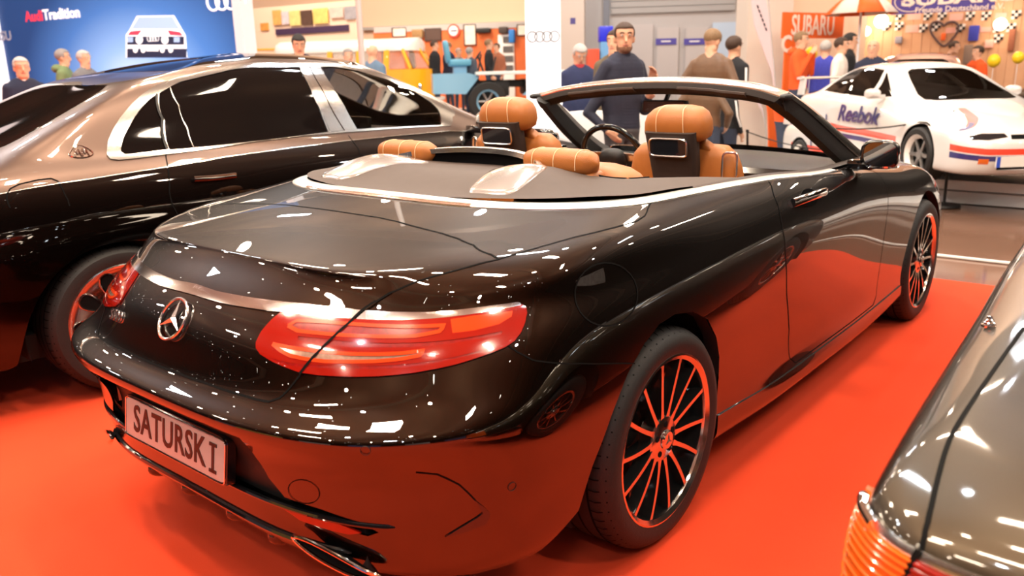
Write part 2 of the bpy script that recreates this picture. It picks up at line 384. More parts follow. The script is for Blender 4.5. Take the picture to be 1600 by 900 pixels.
# ------------------------------------------------------------------ control net of the two-tone limousine (x forward from its rear axle)
SED_LOC, SED_RZ = (-.31, 2.695, 0), math.radians(-3.0)
NET_SED = body_net([
    LV(-.95, -.30, 3.2, 4.0, 3.5, 3.0, [.26, .24, .22, .20, .20, .22, .22, .22], [.80, .80, .80, .80, .80, .80]),
    LV(-1.10, -.30, 3.2, 4.15, 3.5, 3.0, [.27, .26, .22, .20, .19, .21, .22, .22], [.89, .895, .90, .90, .89, .88]),
    LV(-1.16, -.30, 3.2, 4.22, 3.5, 3.0, [.36, .36, .32, .28, .28, .30, .32, .32], [.925, .92, .925, .925, .92, .91]),
    LV(-1.19, -.30, 3.2, 4.25, 3.5, 3.0, [.48, .48, .45, .43, .43, .45, .45, .45], [.94, .93, .925, .925, .935, .92]),
    LV(-1.20, -.30, 3.1, 4.26, 3.5, 3.0, [.60, .60, .58, .57, .57, .58, .56, .56], [.948, .94, .935, .935, .94, .925]),
    LV(-1.19, -.30, 3.0, 4.25, 3.5, 2.9, [.72, .72, .71, .70, .70, .70, .65, .65], [.948, .945, .942, .94, .94, .925]),
    LV(-1.17, -.30, 3.0, 4.22, 3.5, 2.8, [.84, .84, .83, .82, .81, .80, .72, .72], [.938, .938, .938, .935, .93, .91]),
    LV(-1.14, -.30, 2.8, 4.15, 3.4, 2.7, [.96, .95, .935, .92, .91, .89, .80, .82], [.918, .918, .920, .917, .90, .87]),
    LV(-1.06, -.22, 2.8, 3.95, 3.25, 2.6, [1.06, 1.05, 1.03, 1.01, .99, .95, .88, .92], [.885, .888, .892, .890, .86, .80]),
    LV(-.88, -.14, 2.7, 3.45, 2.95, 2.5, [1.075, 1.085, 1.09, 1.07, 1.045, 1.01, .98, 1.02], [.840, .846, .853, .850, .82, .77]),
    LV(-.52, -.06, 3.2, 3.00, 2.68, 2.5, [1.11, 1.125, 1.14, 1.12, 1.10, 1.08, 1.08, 1.10], [.802, .808, .815, .812, .79, .75]),
    LV(-.20, .06, 3.4, 2.62, 2.34, 2.5, [1.22, 1.255, 1.26, 1.245, 1.23, 1.20, 1.22, 1.24], [.750, .757, .768, .765, .745, .71]),
    LV(.08, .24, 3.4, 2.31, 2.06, 2.5, [1.35, 1.37, 1.37, 1.385, 1.375, 1.34, 1.35, 1.37], [.690, .697, .708, .705, .69, .66]),
    LV(.30, .44, 3.2, 2.07, 1.86, 2.5, [1.44, 1.455, 1.455, 1.495, 1.485, 1.44, 1.45, 1.47], [.62, .63, .635, .63, .62, .60]),
    LV(.54, .68, 2.5, 1.92, 1.75, 2.5, [1.49, 1.49, 1.515, 1.552, 1.545, 1.51, 1.51, 1.525], [.53, .54, .545, .54, .53, .51]),
    LV(.80, .86, 2.5, 1.90, 1.76, 2.5, [1.54, 1.54, 1.555, 1.585, 1.58, 1.555, 1.55, 1.555], [.30, .31, .31, .31, .30, .28]),
    LV(1.00, 1.02, 2.5, 1.76, 1.66, 2.5, [1.565, 1.565, 1.57, 1.597, 1.59, 1.575, 1.57, 1.57], [.03, .03, .03, .03, .03, .03]),
])
# ------------------------------------------------------------------ control net of the brown-grey roadster at the right (x forward from its rear axle)
ROAD_LOC, ROAD_RZ = (.11, -2.567, 0), math.radians(3.0)
NET_ROAD = body_net([
    LV(-.85, -.40, 7, 3.2, 2.8, 3.0, [.30, .30, .24, .22, .22, .24, .25, .25], [.76, .76, .76, .76, .76, .76]),
    LV(-.98, -.40, 7, 3.3, 2.8, 3.0, [.33, .33, .27, .24, .24, .26, .30, .30], [.86, .86, .86, .86, .86, .85]),
    LV(-1.03, -.42, 7, 3.35, 2.8, 3.0, [.44, .44, .40, .36, .36, .38, .40, .40], [.885, .885, .88, .88, .88, .87]),
    LV(-1.05, -.44, 7, 3.38, 2.8, 3.0, [.56, .56, .53, .50, .50, .52, .50, .50], [.893, .893, .89, .89, .89, .88]),
    LV(-1.058, -.46, 7, 3.38, 2.8, 3.0, [.67, .67, .65, .63, .63, .63, .58, .58], [.895, .895, .895, .895, .89, .88]),
    LV(-1.056, -.48, 7, 3.36, 2.8, 3.0, [.745, .742, .735, .72, .72, .71, .64, .64], [.888, .888, .89, .89, .885, .87]),
    LV(-1.05, -.50, 7, 3.33, 2.8, 3.0, [.785, .782, .785, .785, .78, .76, .68, .68], [.876, .876, .88, .88, .87, .85]),
    LV(-1.03, -.50, 7, 3.28, 2.8, 3.0, [.815, .812, .822, .835, .83, .80, .72, .72], [.862, .862, .868, .868, .85, .82]),
    LV(-.99, -.48, 6, 3.15, 2.7, 3.0, [.838, .836, .850, .868, .86, .82, .76, .77], [.842, .842, .85, .85, .82, .78]),
    LV(-.90, -.44, 5, 2.9, 2.5, 3.0, [.862, .860, .868, .888, .88, .85, .81, .83], [.812, .812, .822, .82, .78, .74]),
    LV(-.78, -.36, 4, 2.6, 2.3, 3.0, [.882, .876, .880, .898, .895, .88, .86, .87], [.770, .77, .785, .785, .75, .72]),
    LV(-.50, -.20, 4, 2.2, 2.0, 3.0, [.893, .888, .888, .903, .905, .90, .90, .91], [.720, .72, .75, .75, .73, .70]),
    LV(-.15, .05, 4, 1.8, 1.65, 3.0, [.90, .895, .895, .905, .91, .91, .92, .92], [.68, .68, .70, .70, .69, .68]),
])
# feature lines of the convertible on its shell, as (station, level) pairs
UV = dict(
    DECK=[(1.045, 14.365), (1.536, 14.324), (2.312, 14.203), (2.883, 14.1), (3.377, 13.961), (3.958, 13.718), (4.73, 13.124), (5.026, 12.777)],
    SIDE=[(5.026, 12.777), (4.744, 12.597), (4.472, 12.333), (4.133, 12.024), (3.86, 11.666), (3.618, 11.047), (3.492, 10.515), (3.354, 10.035), (3.271, 9.683), (3.061, 9.11), (2.863, 8.56), (2.686, 8.003), (2.48, 7.439), (2.362, 7.177), (2.179, 6.978)],
    BOOT=[(2.179, 6.978), (1.958, 6.988), (1.706, 7.028), (1.311, 7.062), (0.907, 7.111), (0.444, 7.115)],
    LID=[(5.026, 12.777), (5.298, 13.075), (5.614, 13.321), (5.92, 13.515), (6.261, 13.677), (6.983, 13.747), (7.39, 13.754), (7.592, 13.79), (7.612, 14.065), (7.449, 14.363), (6.9, 14.917), (6.45, 15.0)],
    STRIPT=[(0.0, 9.987), (0.589, 10.025), (1.478, 10.088), (1.987, 10.132), (2.438, 10.167), (2.872, 10.148), (3.292, 10.124), (3.706, 10.106), (4.113, 10.098), (4.518, 10.1), (4.92, 10.157), (5.336, 10.202), (5.875, 10.223)],
    STRIPB=[(0.0, 9.658), (0.838, 9.708), (1.624, 9.759), (2.114, 9.79), (2.551, 9.803), (2.963, 9.801), (3.367, 9.795), (3.766, 9.796), (4.16, 9.816), (4.553, 9.856), (4.951, 9.913), (5.362, 9.969), (5.959, 10.06)],
    TL=[(2.127, 9.804), (2.024, 9.509), (1.933, 9.162), (1.892, 8.82), (1.913, 8.64), (2.009, 8.467), (2.239, 8.282), (2.467, 8.156), (2.685, 8.054), (2.985, 8.027), (3.281, 8.032), (3.575, 8.043), (3.867, 8.063), (4.156, 8.104), (4.446, 8.156), (4.735, 8.229), (5.026, 8.309), (5.32, 8.422), (5.62, 8.547), (5.803, 8.64), (5.953, 8.796), (6.045, 9.065), (6.082, 9.376), (6.081, 9.712), (6.04, 9.942), (5.945, 10.107)],
    TLUP=[(2.352, 9.416), (2.453, 9.593), (2.862, 9.633), (3.281, 9.635), (3.701, 9.612), (4.148, 9.594), (4.746, 9.609), (4.678, 9.42), (4.339, 9.312), (3.903, 9.295), (3.463, 9.296), (2.99, 9.298), (2.535, 9.305)],
    TLMID=[(2.561, 9.165), (2.953, 9.169), (3.373, 9.12), (3.93, 9.109), (4.366, 9.116), (4.953, 9.147), (5.703, 9.212), (5.713, 9.114), (4.965, 9.043), (4.382, 8.98), (3.947, 8.976), (3.393, 8.973), (2.976, 9.014), (2.579, 9.055)],
    TLREV=[(2.194, 8.845), (2.456, 8.809), (2.734, 8.793), (3.033, 8.775), (3.416, 8.761), (3.823, 8.77), (4.169, 8.792), (4.526, 8.865), (4.467, 8.709), (4.184, 8.61), (3.84, 8.547), (3.435, 8.515), (3.056, 8.481), (2.757, 8.507), (2.51, 8.557), (2.343, 8.676)],
    TLLOW=[(2.133, 8.409), (2.523, 8.327), (2.826, 8.333), (3.442, 8.39), (3.994, 8.408), (4.427, 8.459), (5.007, 8.574), (5.545, 8.706), (5.565, 8.646), (5.012, 8.508), (4.433, 8.368), (4.0, 8.312), (3.447, 8.296), (2.83, 8.252), (2.527, 8.233)],
    TLAMB=[(4.803, 9.801), (5.163, 9.875), (5.808, 9.876), (5.815, 9.668), (5.625, 9.468), (5.228, 9.371), (4.897, 9.351)],
    FUEL=[(8.233, 9.076), (8.207, 8.77), (8.157, 8.519), (8.08, 8.332), (7.979, 8.216), (7.86, 8.174), (7.729, 8.207), (7.591, 8.31), (7.455, 8.475), (7.325, 8.694), (7.21, 8.955), (7.113, 9.245), (7.038, 9.556), (6.989, 9.882), (6.967, 10.219), (6.975, 10.556), (7.012, 10.866), (7.079, 11.121), (7.177, 11.293), (7.306, 11.359), (7.461, 11.309), (7.634, 11.146), (7.813, 10.887), (7.98, 10.56), (8.115, 10.191), (8.199, 9.804), (8.233, 9.426)],
    SEAM=[(5.852, 8.697), (6.04, 8.396), (6.364, 7.964), (6.767, 7.659), (7.275, 7.255), (7.771, 6.763), (8.291, 6.242)],
    DOORR=[(11.516, 14.549), (11.491, 13.62), (11.51, 12.364), (11.598, 10.746), (11.658, 9.451), (11.768, 8.087), (11.99, 6.678), (12.188, 5.431), (12.322, 4.346), (12.349, 3.635)],
    INSERT=[(0.698, 5.095), (1.104, 4.963), (1.74, 4.817), (1.685, 3.981), (1.755, 3.389), (1.99, 2.96), (2.649, 2.907), (3.328, 2.757), (3.683, 2.535), (3.465, 2.402), (2.827, 2.508), (1.99, 2.607), (1.319, 2.62), (0.828, 2.645), (0.369, 2.611), (0.0, 2.653)],
    REFL=[(1.867, 2.657), (2.26, 2.708), (2.682, 2.732), (3.355, 2.481), (3.106, 2.387), (2.637, 2.405), (2.218, 2.443)],
    VENT=[(5.542, 3.28), (5.689, 3.111), (5.815, 2.945), (5.802, 2.802), (5.722, 2.671), (5.326, 2.532), (4.925, 2.444), (5.243, 2.65), (5.561, 2.851), (5.675, 2.949)],
    VENTL=[(4.576, 4.206), (4.919, 4.105), (5.255, 3.756), (5.542, 3.28)],  # crease by the vent, its shade drawn as a dark line
    LIP=[(0.0, 1.807), (0.459, 1.818), (0.972, 1.893), (1.64, 1.925), (2.067, 1.872), (2.367, 1.749), (2.709, 1.577), (3.174, 1.432)],
    EXH=[(2.155, 1.942), (3.221, 1.807), (3.591, 1.498), (3.356, 1.33), (2.935, 1.471), (2.48, 1.681)],
    SENS1=(3.946, 5.163),
    SENS2=(6.263, 3.556),
    TOW=[(2.687, 3.245), (2.633, 3.139), (2.555, 3.049), (2.461, 2.984), (2.361, 2.948), (2.265, 2.948), (2.184, 2.983), (2.128, 3.052), (2.106, 3.148), (2.12, 3.262), (2.17, 3.382), (2.248, 3.495), (2.345, 3.585), (2.447, 3.642), (2.543, 3.656), (2.623, 3.627), (2.68, 3.561), (2.712, 3.467), (2.714, 3.358)],
    SKIRT=[(10.767, 2.111), (11.546, 2.398), (12.244, 2.459), (13.307, 2.336), (14.155, 2.058), (15.143, 1.571), (13.929, 1.571), (12.786, 1.571), (11.929, 1.571), (11.0, 1.69)],
    STAR=(0.005, 8.882),
    HANDLE=[(11.929, 11.627), (12.361, 11.69), (12.803, 11.922)],
    BADGE=(1.803, 8.127),
)
# feature lines of the limousine on its shell
UVS = dict(
    DLO=[(8.658, 9.769), (8.564, 10.329), (8.545, 10.722), (8.536, 11.098), (8.527, 11.424), (8.506, 11.777), (8.485, 12.11), (8.585, 12.553), (9.023, 12.906), (9.897, 13.182), (10.83, 13.434), (12.537, 13.476), (13.892, 13.613), (15.077, 13.702), (16.756, 13.658), (18.25, 12.969), (19.957, 11.805), (18.864, 11.479), (17.824, 11.086), (16.534, 10.643), (15.826, 10.166), (14.597, 10.218), (13.515, 10.161), (12.697, 10.107), (11.585, 9.867), (10.317, 9.468), (9.831, 9.334), (9.323, 9.16), (8.984, 9.107), (8.809, 9.284)],
    QUARTER=[(8.933, 9.838), (8.9, 10.138), (8.885, 10.496), (8.912, 10.876), (8.918, 11.473), (8.936, 11.823), (9.03, 12.059), (9.638, 11.078), (9.841, 9.767), (9.41, 9.644), (9.065, 9.589)],
    RGLASS=[(9.076, 12.112), (9.395, 12.6), (10.208, 12.828), (11.196, 13.052), (12.697, 13.119), (13.691, 13.173), (13.619, 12.274), (13.463, 11.276), (13.176, 10.241), (12.183, 10.009), (11.033, 9.841), (10.333, 9.739), (9.891, 9.683), (9.721, 10.982)],
    RDIV=[(9.261, 12.359), (9.935, 11.55), (10.274, 10.714), (10.374, 9.777)],
    BPIL=[(13.76, 13.201), (14.308, 13.255), (14.124, 12.125), (13.99, 11.322), (13.701, 10.292), (13.207, 10.235), (13.489, 11.274), (13.66, 12.214)],
    BDIV=[(14.017, 13.22), (13.825, 11.848), (13.475, 10.277)],
    FGLASS=[(14.38, 13.214), (14.943, 13.366), (16.125, 13.205), (16.98, 12.692), (17.309, 11.947), (17.041, 11.434), (16.651, 11.06), (15.566, 10.242), (14.477, 10.28), (13.72, 10.306), (14.017, 11.32), (14.174, 12.126)],
    TWO=[(7.367, 7.628), (7.613, 7.726), (7.848, 7.803), (8.21, 7.898), (8.728, 7.996), (9.223, 8.129), (9.758, 8.264), (10.478, 8.52), (10.767, 8.662), (11.907, 8.975), (13.239, 9.559), (14.162, 9.736), (15.392, 9.83)],
    RWIN=[(3.604, 10.504), (3.221, 10.836), (3.015, 11.234), (2.652, 11.564), (2.126, 11.908), (1.808, 12.181), (1.561, 12.367), (0.995, 12.552), (0.135, 12.772), (0.0, 12.955), (0.0, 13.011)],
    ROOFL=[(0.739, 12.748), (0.324, 13.075), (0.276, 13.497), (0.213, 13.858), (0.0, 14.228), (0.0, 15.372), (7.714, 15.979), (11.965, 14.439), (14.275, 14.241), (16.144, 13.868)],
    GAPR=[(9.813, 9.522), (9.839, 8.235), (9.907, 7.258), (9.893, 6.321)],
    GAPF=[(13.431, 9.987), (13.302, 9.363), (13.01, 8.051)],
    FLAP=[(7.605, 7.024), (7.517, 7.366), (7.471, 7.604), (7.466, 7.818), (7.547, 8.001), (7.785, 8.157), (7.973, 8.17), (8.108, 8.002), (8.274, 7.582), (8.417, 7.118), (8.453, 6.841)],
    HANDLE=[(10.253, 7.422), (10.584, 7.381), (10.946, 7.4)],
    EMBLEM=(8.106, 9.871),
)
UVR = dict(
    GAP=[(8.886, 10.556), (8.539, 10.466), (8.209, 10.371), (7.909, 10.271), (7.645, 10.167), (7.411, 10.062), (7.194, 9.95), (6.985, 9.826), (6.781, 9.691), (6.584, 9.552), (6.401, 9.417), (6.248, 9.298), (6.123, 9.199), (6.008, 9.111), (5.887, 9.022), (5.745, 8.919), (5.596, 8.807), (5.448, 8.696), (5.292, 8.574), (5.118, 8.429), (4.917, 8.247), (4.677, 8.005), (4.399, 7.685), (4.109, 7.272), (3.878, 6.772), (3.752, 6.226)],
    CHR=[(6.347, 5.837), (5.586, 5.745), (4.905, 5.824), (4.321, 5.97), (3.791, 6.19), (3.026, 6.451), (2.51, 6.687), (2.269, 6.765)],
    RIDGE=[(6.568, 8.618), (7.12, 8.723), (7.698, 8.604), (8.628, 8.339), (9.713, 8.142)],
    ANT=(9.436, 9.013),
    LIDCREASE=[(5.842, 8.925), (5.086, 9.166), (4.523, 9.304), (4.119, 9.428)],
)
# ------------------------------------------------------------------ shared materials
M_paint = mat('black_brown_paint', (.0065, .0030, .0015), rough=.42, metal=1., coat=1., coatr=.008, coatior=1.9, flake=.05)
M_gap = mat('gap_black', (.003, .003, .003), rough=.8, spec=.1)
M_chrome = mat('chrome', (.82, .82, .84), rough=.06, metal=1.)
M_satin = mat('satin_aluminium', (.78, .76, .72), rough=.22, metal=1., noise=.05)
M_gloss = mat('gloss_black', (.006, .006, .007), rough=.08, coat=1.)
M_black = mat('matt_black_plastic', (.012, .011, .011), rough=.55, noise=.2)
M_rubber = mat('tyre_rubber', (.010, .009, .0085), rough=.6, noise=.25, nscale=60, bump=.15)
M_liner = mat('wheel_well_liner', (.006, .006, .006), rough=.9)
M_tan = mat('tan_leather', (.34, .112, .022), rough=.42, noise=.10, nscale=40, bump=.25, bscale=350)
M_stitch = mat('pale_stitching', (.85, .62, .38), rough=.6)
M_ton = mat('tonneau_fabric', (.060, .042, .035), rough=.7, noise=.12, nscale=25, bump=.12, bscale=500)
M_glass = mat('clear_glass', (.9, .95, .95), rough=.0, trans=1., ior=1.02, coat=.3)
M_red = mat('tail_lamp_red', (.25, .007, .003), rough=.12, coat=1., noise=.15, nscale=12)
M_redd = mat('tail_lamp_dark_red', (.22, .004, .003), rough=.2, coat=1., noise=.5, nscale=70)
M_redb = mat('tail_lamp_orange_red', (.62, .045, .006), rough=.15, coat=1.)
M_clear = mat('reversing_lamp_clear', (.40, .26, .20), rough=.15, metal=.5, coat=1., noise=.45, nscale=90)
M_alu = mat('machined_rim', (.72, .70, .68), rough=.16, metal=1.)
M_rimb = mat('rim_gloss_black', (.008, .008, .008), rough=.15, coat=1.)
M_plate = mat('number_plate_grey', (.42, .36, .33), rough=.4, noise=.04)
M_ink = mat('plate_ink', (.006, .006, .006), rough=.4)
M_disc = mat('brake_disc_steel', (.35, .34, .33), rough=.35, metal=1.)
M_dash = mat('dark_brown_dash', (.030, .021, .018), rough=.6, noise=.15, bump=.1)
M_screen = mat('display_glass', (.01, .011, .014), rough=.06, coat=1.)
M_headl = mat('header_brown_trim', (.016, .011, .010), rough=.6, noise=.1)
M_mirror = mat('mirror_glass', (.35, .35, .36), rough=.02, metal=1.)
M_carpet_in = mat('cabin_carpet', (.02, .014, .012), rough=.95)

def se_ring(c, ex, ey, a, b, e=.35, n=24):
    """rounded rectangle ring around c in the plane of ex, ey"""
    c, ex, ey = Vector(c), Vector(ex), Vector(ey); out = []
    for k in range(n):
        t = 2*PI*(k+.5)/n; x = math.copysign(abs(math.cos(t))**e, math.cos(t)); y = math.copysign(abs(math.sin(t))**e, math.sin(t))
        out.append(c+ex*a*x+ey*b*y)
    return out
def make_wheel(name, parent, loc, R=.35, rim=.268, width=.27, spokes=14, flip=False, style='multi'):
    """wheel with its outer face towards -y; rim barrel is the part, the rest its sub-parts"""
    w = width; b = MB()
    b.lathe([(rim-.014, -w*.47), (rim-.016, -w*.44), (rim-.02, -w*.30), (rim-.045, -w*.1), (rim-.05, w*.4), (rim-.02, w*.48)], 56)
    root = b.build(name, M_rimb, parent, loc=loc, rot=(0, 0, PI) if flip else None)
    lp = MB(); lp.lathe([(rim-.017, -w*.47), (rim-.015, -w*.50), (rim-.002, -w*.535), (rim+.004, -w*.53), (rim+.004, -w*.46)], 56); lp.build('rim_lip', M_alu, root)
    t = MB(); ri = rim-.004
    t.lathe([(ri, -w*.47), (ri+.006, -w*.525), (rim+.03, -w*.55), (R-.028, -w*.535), (R-.010, -w*.47), (R-.002, -w*.40), (R, -w*.2), (R, w*.2), (R-.004, w*.4), (R-.03, w*.52), (rim, w*.52), (ri, w*.45)], 72)
    ty = t.build('tyre', M_rubber, root)
    # tread grooves
    for gy in (-.28, -.1, .1, .28):
        g = MB(); g.lathe([(R+.0006, w*gy-.004), (R+.0006, w*gy+.004)], 64); g.build('tread_groove', M_gap, root, fix=False)
    sl = MB()
    for k in range(60):
        a = 2*PI*k/60; c, s_ = math.cos(a), math.sin(a); tx, tz = -s_, c; q = []
        for (rr, yy) in ((R-.016, -w*.495), (R+.0008, -w*.38), (R+.0008, -w*.30)):
            for sg in (-.0022, .0022): q.append(((rr+.0008)*c+tx*sg, yy, (rr+.0008)*s_+tz*sg))
        sl.add(q, [(0, 1, 3, 2), (2, 3, 5, 4)])
    so = sl.build('tread_sipes', M_gap, root, fix=False); so['kind'] = 'stuff'
    d = MB(); d.lathe([(.06, .0), (.185, .0), (.185, .03), (.06, .03)], 40, closed=True); d.build('brake_disc', M_disc, root)
    bk = MB(); bk.lathe([(.02, .035), (rim-.05, .035)], 40); bk.build('wheel_back', M_liner, root)
    if style == 'multi':
        r0, r1 = .060, rim-.006; yo = -w*.475
        # one spoke, thin machined face and black flanks, shared by all
        def spoke():
            m = MB(); N = 9; F = []; V = []
            for i in range(N+1):
                f = i/N; r = r0-.012+(r1-r0+.012)*f; yy = yo+.010*(1-f)**2-.004
                bend = .005*math.sin(PI*f); wd = .0072-.0012*f+.006*max(0, 1-f*5)+.003*max(0, f*8-7)
                dep = .034+.01*(1-f)
                for (sd, dy) in ((-1, 0), (1, 0), (1.25, dep), (-1.25, dep)): V.append((r, yy+dy, bend+sd*wd))
            for i in range(N):
                a, c = 4*i, 4*i+4
                m.cm = 0; m.add([V[j] for j in (a, a+1, c+1, c)], [(0, 1, 2, 3)])
                m.cm = 1; m.add([V[j] for j in (a+1, a+2, c+2, c+1)], [(0, 1, 2, 3)]); m.add([V[j] for j in (a+3, a, c, c+3)], [(0, 1, 2, 3)])
            return m
        m = spoke(); first = None
        for k in range(spokes):
            if first is None: first = o = m.build('spoke', [M_alu, M_rimb], root, angle=30)
            else: o = link('spoke', first.data, None, root)
            o.rotation_euler = (0, 2*PI*k/spokes+.1, 0)
        h = MB(); h.lathe([(.0, yo-.002), (.034, yo-.002), (.036, yo-.001), (.066, yo+.001), (.076, yo+.008), (.078, yo+.05)], 40); h.build('hub', M_alu, root)
        cp = MB(); cp.lathe([(.0, yo-.014), (.026, yo-.013), (.031, yo-.008), (.032, yo+.004)], 32); hc = cp.build('hub_cap', M_chrome, root)
        for k in range(5):
            a = 2*PI*k/5+.3; n = MB(); n.lathe([(0, yo-.0015), (.0095, yo-.0022), (.010, yo+.006)], 14, c=(.050*math.cos(a), 0, .050*math.sin(a))); n.build('lug_hole', M_gap, root)
        st = MB()
        for k in range(3):
            a = 2*PI*k/3+PI/2; st.add([(0, yo-.0175, 0), (.023*math.cos(a), yo-.015, .023*math.sin(a)), (.005*math.cos(a+PI/3), yo-.0145, .005*math.sin(a+PI/3)), (.005*math.cos(a-PI/3), yo-.0145, .005*math.sin(a-PI/3))], [(0, 2, 1), (0, 1, 3)])
        st.build('cap_star', M_satin, root)
        ba = MB(); ba.lathe([(rim-.02, yo+.055), (.10, yo+.075)], 40); ba.build('rim_dish', M_rimb, root, fix=False)
    return root

def lamp_shell(sh, reg, name, off, m, parent, side, sk=.006):
    o = link(name, shell_mesh(sh, name, reg, side, off, sk), m, parent); return o

# ------------------------------------------------------------------ the black convertible in the middle
def build_convertible():
    S = Shell(NET); nU, nV = S.n-1, S.m-1
    car = empty('convertible_car', (0, 0, 0), 0, 'glossy black four-seat convertible with tan leather seats and its roof down', 'car')
    d0 = (0, 14.372); b0 = (0, 7.118)
    K = {k: [tuple(q) for q in v] if isinstance(v, list) else v for k, v in UV.items()}
    trunk = [d0]+K['DECK']+K['SIDE'][1:]+K['BOOT'][1:]+[b0]
    lid = [d0]+K['DECK']+K['LID'][1:-2]+[(7.0, 15), (0, 15)]
    bumper = [b0]+K['BOOT'][::-1]+K['SIDE'][-2:-5:-1]+K['TL'][8:20]+K['SEAM'][1:]+[(8.95, K['SEAM'][-1][1]), (8.95, 0), (0, 0)]
    arch = S.find([(-.475, .20), (-.455, .31), (-.41, .43), (-.34, .55), (-.26, .65), (-.17, .71), (-.08, .745), (.01, .752), (.12, .733), (.22, .684), (.30, .602), (.345, .52), (.363, .44), (.362, .35), (.35, .26), (.345, .2)], (0, 2), (1, -1), ulim=(5.5, 12), vlim=(.9, 9))
    archR = [tuple(q) for q in arch]; archR = [(archR[0][0], 0)]+archR+[(archR[-1][0], 0)]
    cirf = [(2.945+.405*math.cos(t), .35+.40*math.sin(t)) for t in np.linspace(PI*1.12, -PI*.12, 22)]
    archf = [tuple(q) for q in S.find(cirf, (0, 2), (1, -1), ulim=(13.5, 20), vlim=(.9, 11))]; archF = [(archf[0][0], 0)]+archf+[(archf[-1][0], 0)]
    dr = K['DOORR']; ub = dr[-1][0]; uf = 14.55
    door = [(dr[0][0], 15)]+dr+[(ub+.02, 3.1), (ub+.12, 2.75), (uf-.1, 2.75), (uf, 3.1), (uf, 15)]
    skirt = [(archR[-2][0]-.02, 0), (archR[-2][0]-.02, 2.6), (archF[1][0]+.02, 2.6), (archF[1][0]+.02, 0)]
    strip = K['STRIPT']+K['STRIPB'][::-1]
    strip[0] = (0, strip[1][1]+.05); strip[-1] = (0, K['STRIPB'][1][1]+.02)
    insert = K['INSERT'][:]; insert[0] = (0, K['INSERT'][1][1]+.03); insert[-1] = (0, K['INSERT'][-2][1]-.02)
    regs = [('bumper', bumper), ('trunk_lid', trunk), ('roof_compartment_lid', lid), ('front_fender', [(uf, 0), (uf, 15), (20.5, 15), (20.5, 0)]), ('hood', [(17, 12.2), (17, 15), (25, 15), (25, 12.2)]), ('front_bumper', [(20.5, 0), (20.5, 12.2), (25, 12.2), (25, 0)]),
            ('door', door), ('side_skirt', skirt), ('fuel_door', K['FUEL']), ('tail_light', K['TL']), ('chrome_strip', strip), ('number_recess', insert), ('bumper_vent', K['VENT']), ('reflector', K['REFL']),
            ('tl_up', K['TLUP']), ('tl_mid', K['TLMID']), ('tl_rev', K['TLREV']), ('tl_low', K['TLLOW']), ('tl_amb', K['TLAMB']), ('hole', archR), ('hole', archF)]
    P = trim(S, regs, 6, 4)
    def put(nm, key, m, side, off=0., sk=.006, par=None):
        if key not in P: print('missing region', key); return None
        return link(nm, shell_mesh(S, nm, P[key], side, off, sk), m, par or car)
    put('bumper', 'bumper', M_paint, 'both'); tl_ = put('trunk_lid', 'trunk_lid', M_paint, 'both'); put('roof_compartment_lid', 'roof_compartment_lid', M_paint, 'both')
    put('hood', 'hood', M_paint, 'both'); put('front_bumper', 'front_bumper', M_paint, 'both')
    put('boot_chrome_strip', 'chrome_strip', mat('strip_chrome', (.85, .85, .87), rough=.13, metal=1.), 'both', .004, .008); put('number_recess', 'number_recess', M_black, 'both', -.028, -.028)
    doors = {}
    for sd in ('right', 'left'):
        put('rear_fender', 'body', M_paint, sd); put('front_fender', 'front_fender', M_paint, sd); doors[sd] = put('door', 'door', M_paint, sd)
        put('side_skirt', 'side_skirt', M_paint, sd, .006, .012); put('fuel_door', 'fuel_door', M_paint, sd)
        t = put('tail_light', 'tail_light', M_red, sd, .005, .012)
        put('led_bar', 'tl_up', M_redd, sd, .0045, .004, t); put('led_bar', 'tl_mid', M_redd, sd, .0035, .004, t); put('reversing_lamp', 'tl_rev', M_clear, sd, .0045, .004, t)
        put('lamp_lower_band', 'tl_low', M_redd, sd, .004, .004, t); put('lamp_corner_facet', 'tl_amb', M_redb, sd, .005, .004, t)
        for ky, ww in (('TLUP', .010), ('TLREV', .009)):
            V, F = shell_strip(S, K[ky]+[K[ky][0]], ww, .0062, sd == 'left'); link('light_guide', pymesh('light_guide', V, F), M_redb, t)
        put('bumper_vent', 'bumper_vent', M_gloss, sd, .004, .008); put('reflector', 'reflector', M_red, sd, .003, .006)  # shadow of the vent crease put in as a gloss black sliver
    # panel gaps
    def gap(uv, w=.0045, both=True, m=M_gap, nm='panel_gap', off=.0012):
        for mir in ((False, True) if both else (False,)):
            V, F = shell_strip(S, uv, w, off, mir); link(nm, pymesh(nm, V, F), m, car)
    gap([d0]+K['DECK'], .005); gap(K['SIDE'][:6], .004); 
    V_, F_ = None, None
    gap(K['SIDE'][6:12], .007, off=.0066); gap(K['SIDE'][5:7], .005, off=.003); gap(K['SIDE'][11:], .005)
    gap([b0]+K['BOOT'][::-1], .006); gap(K['LID'][:-2]+[(7.0, 14.95)], .004); gap(K['SEAM'], .004); gap(K['FUEL']+[K['FUEL'][0]], .0045, both=False); gap([(dr[0][0], 14.95)]+dr, .005)
    gap([dr[-1], (ub+.02, 3.1), (ub+.12, 2.75), (uf-.1, 2.75), (uf, 3.1), (uf, 14.9)], .004); gap(K['VENTL'], .004); gap(K['TOW']+[K['TOW'][0]], .002, both=False)
    gap(K['TL']+[K['TL'][0]], .005, off=.0008)
    for u, v in (K['SENS1'], K['SENS2']):
        ring = []
        p, n = S.pt(u, v, .001); a = n.orthogonal().normalized(); b = n.cross(a)
        for sg in (1, -1):
            m = MB(); m.tube([(q.x, q.y*sg, q.z) for q in (p+(a*math.cos(t)+b*math.sin(t))*.0115 for t in np.linspace(0, 2*PI, 17)[:-1])], .0008, 5, closed=True); m.build('parking_sensor', M_black, car)
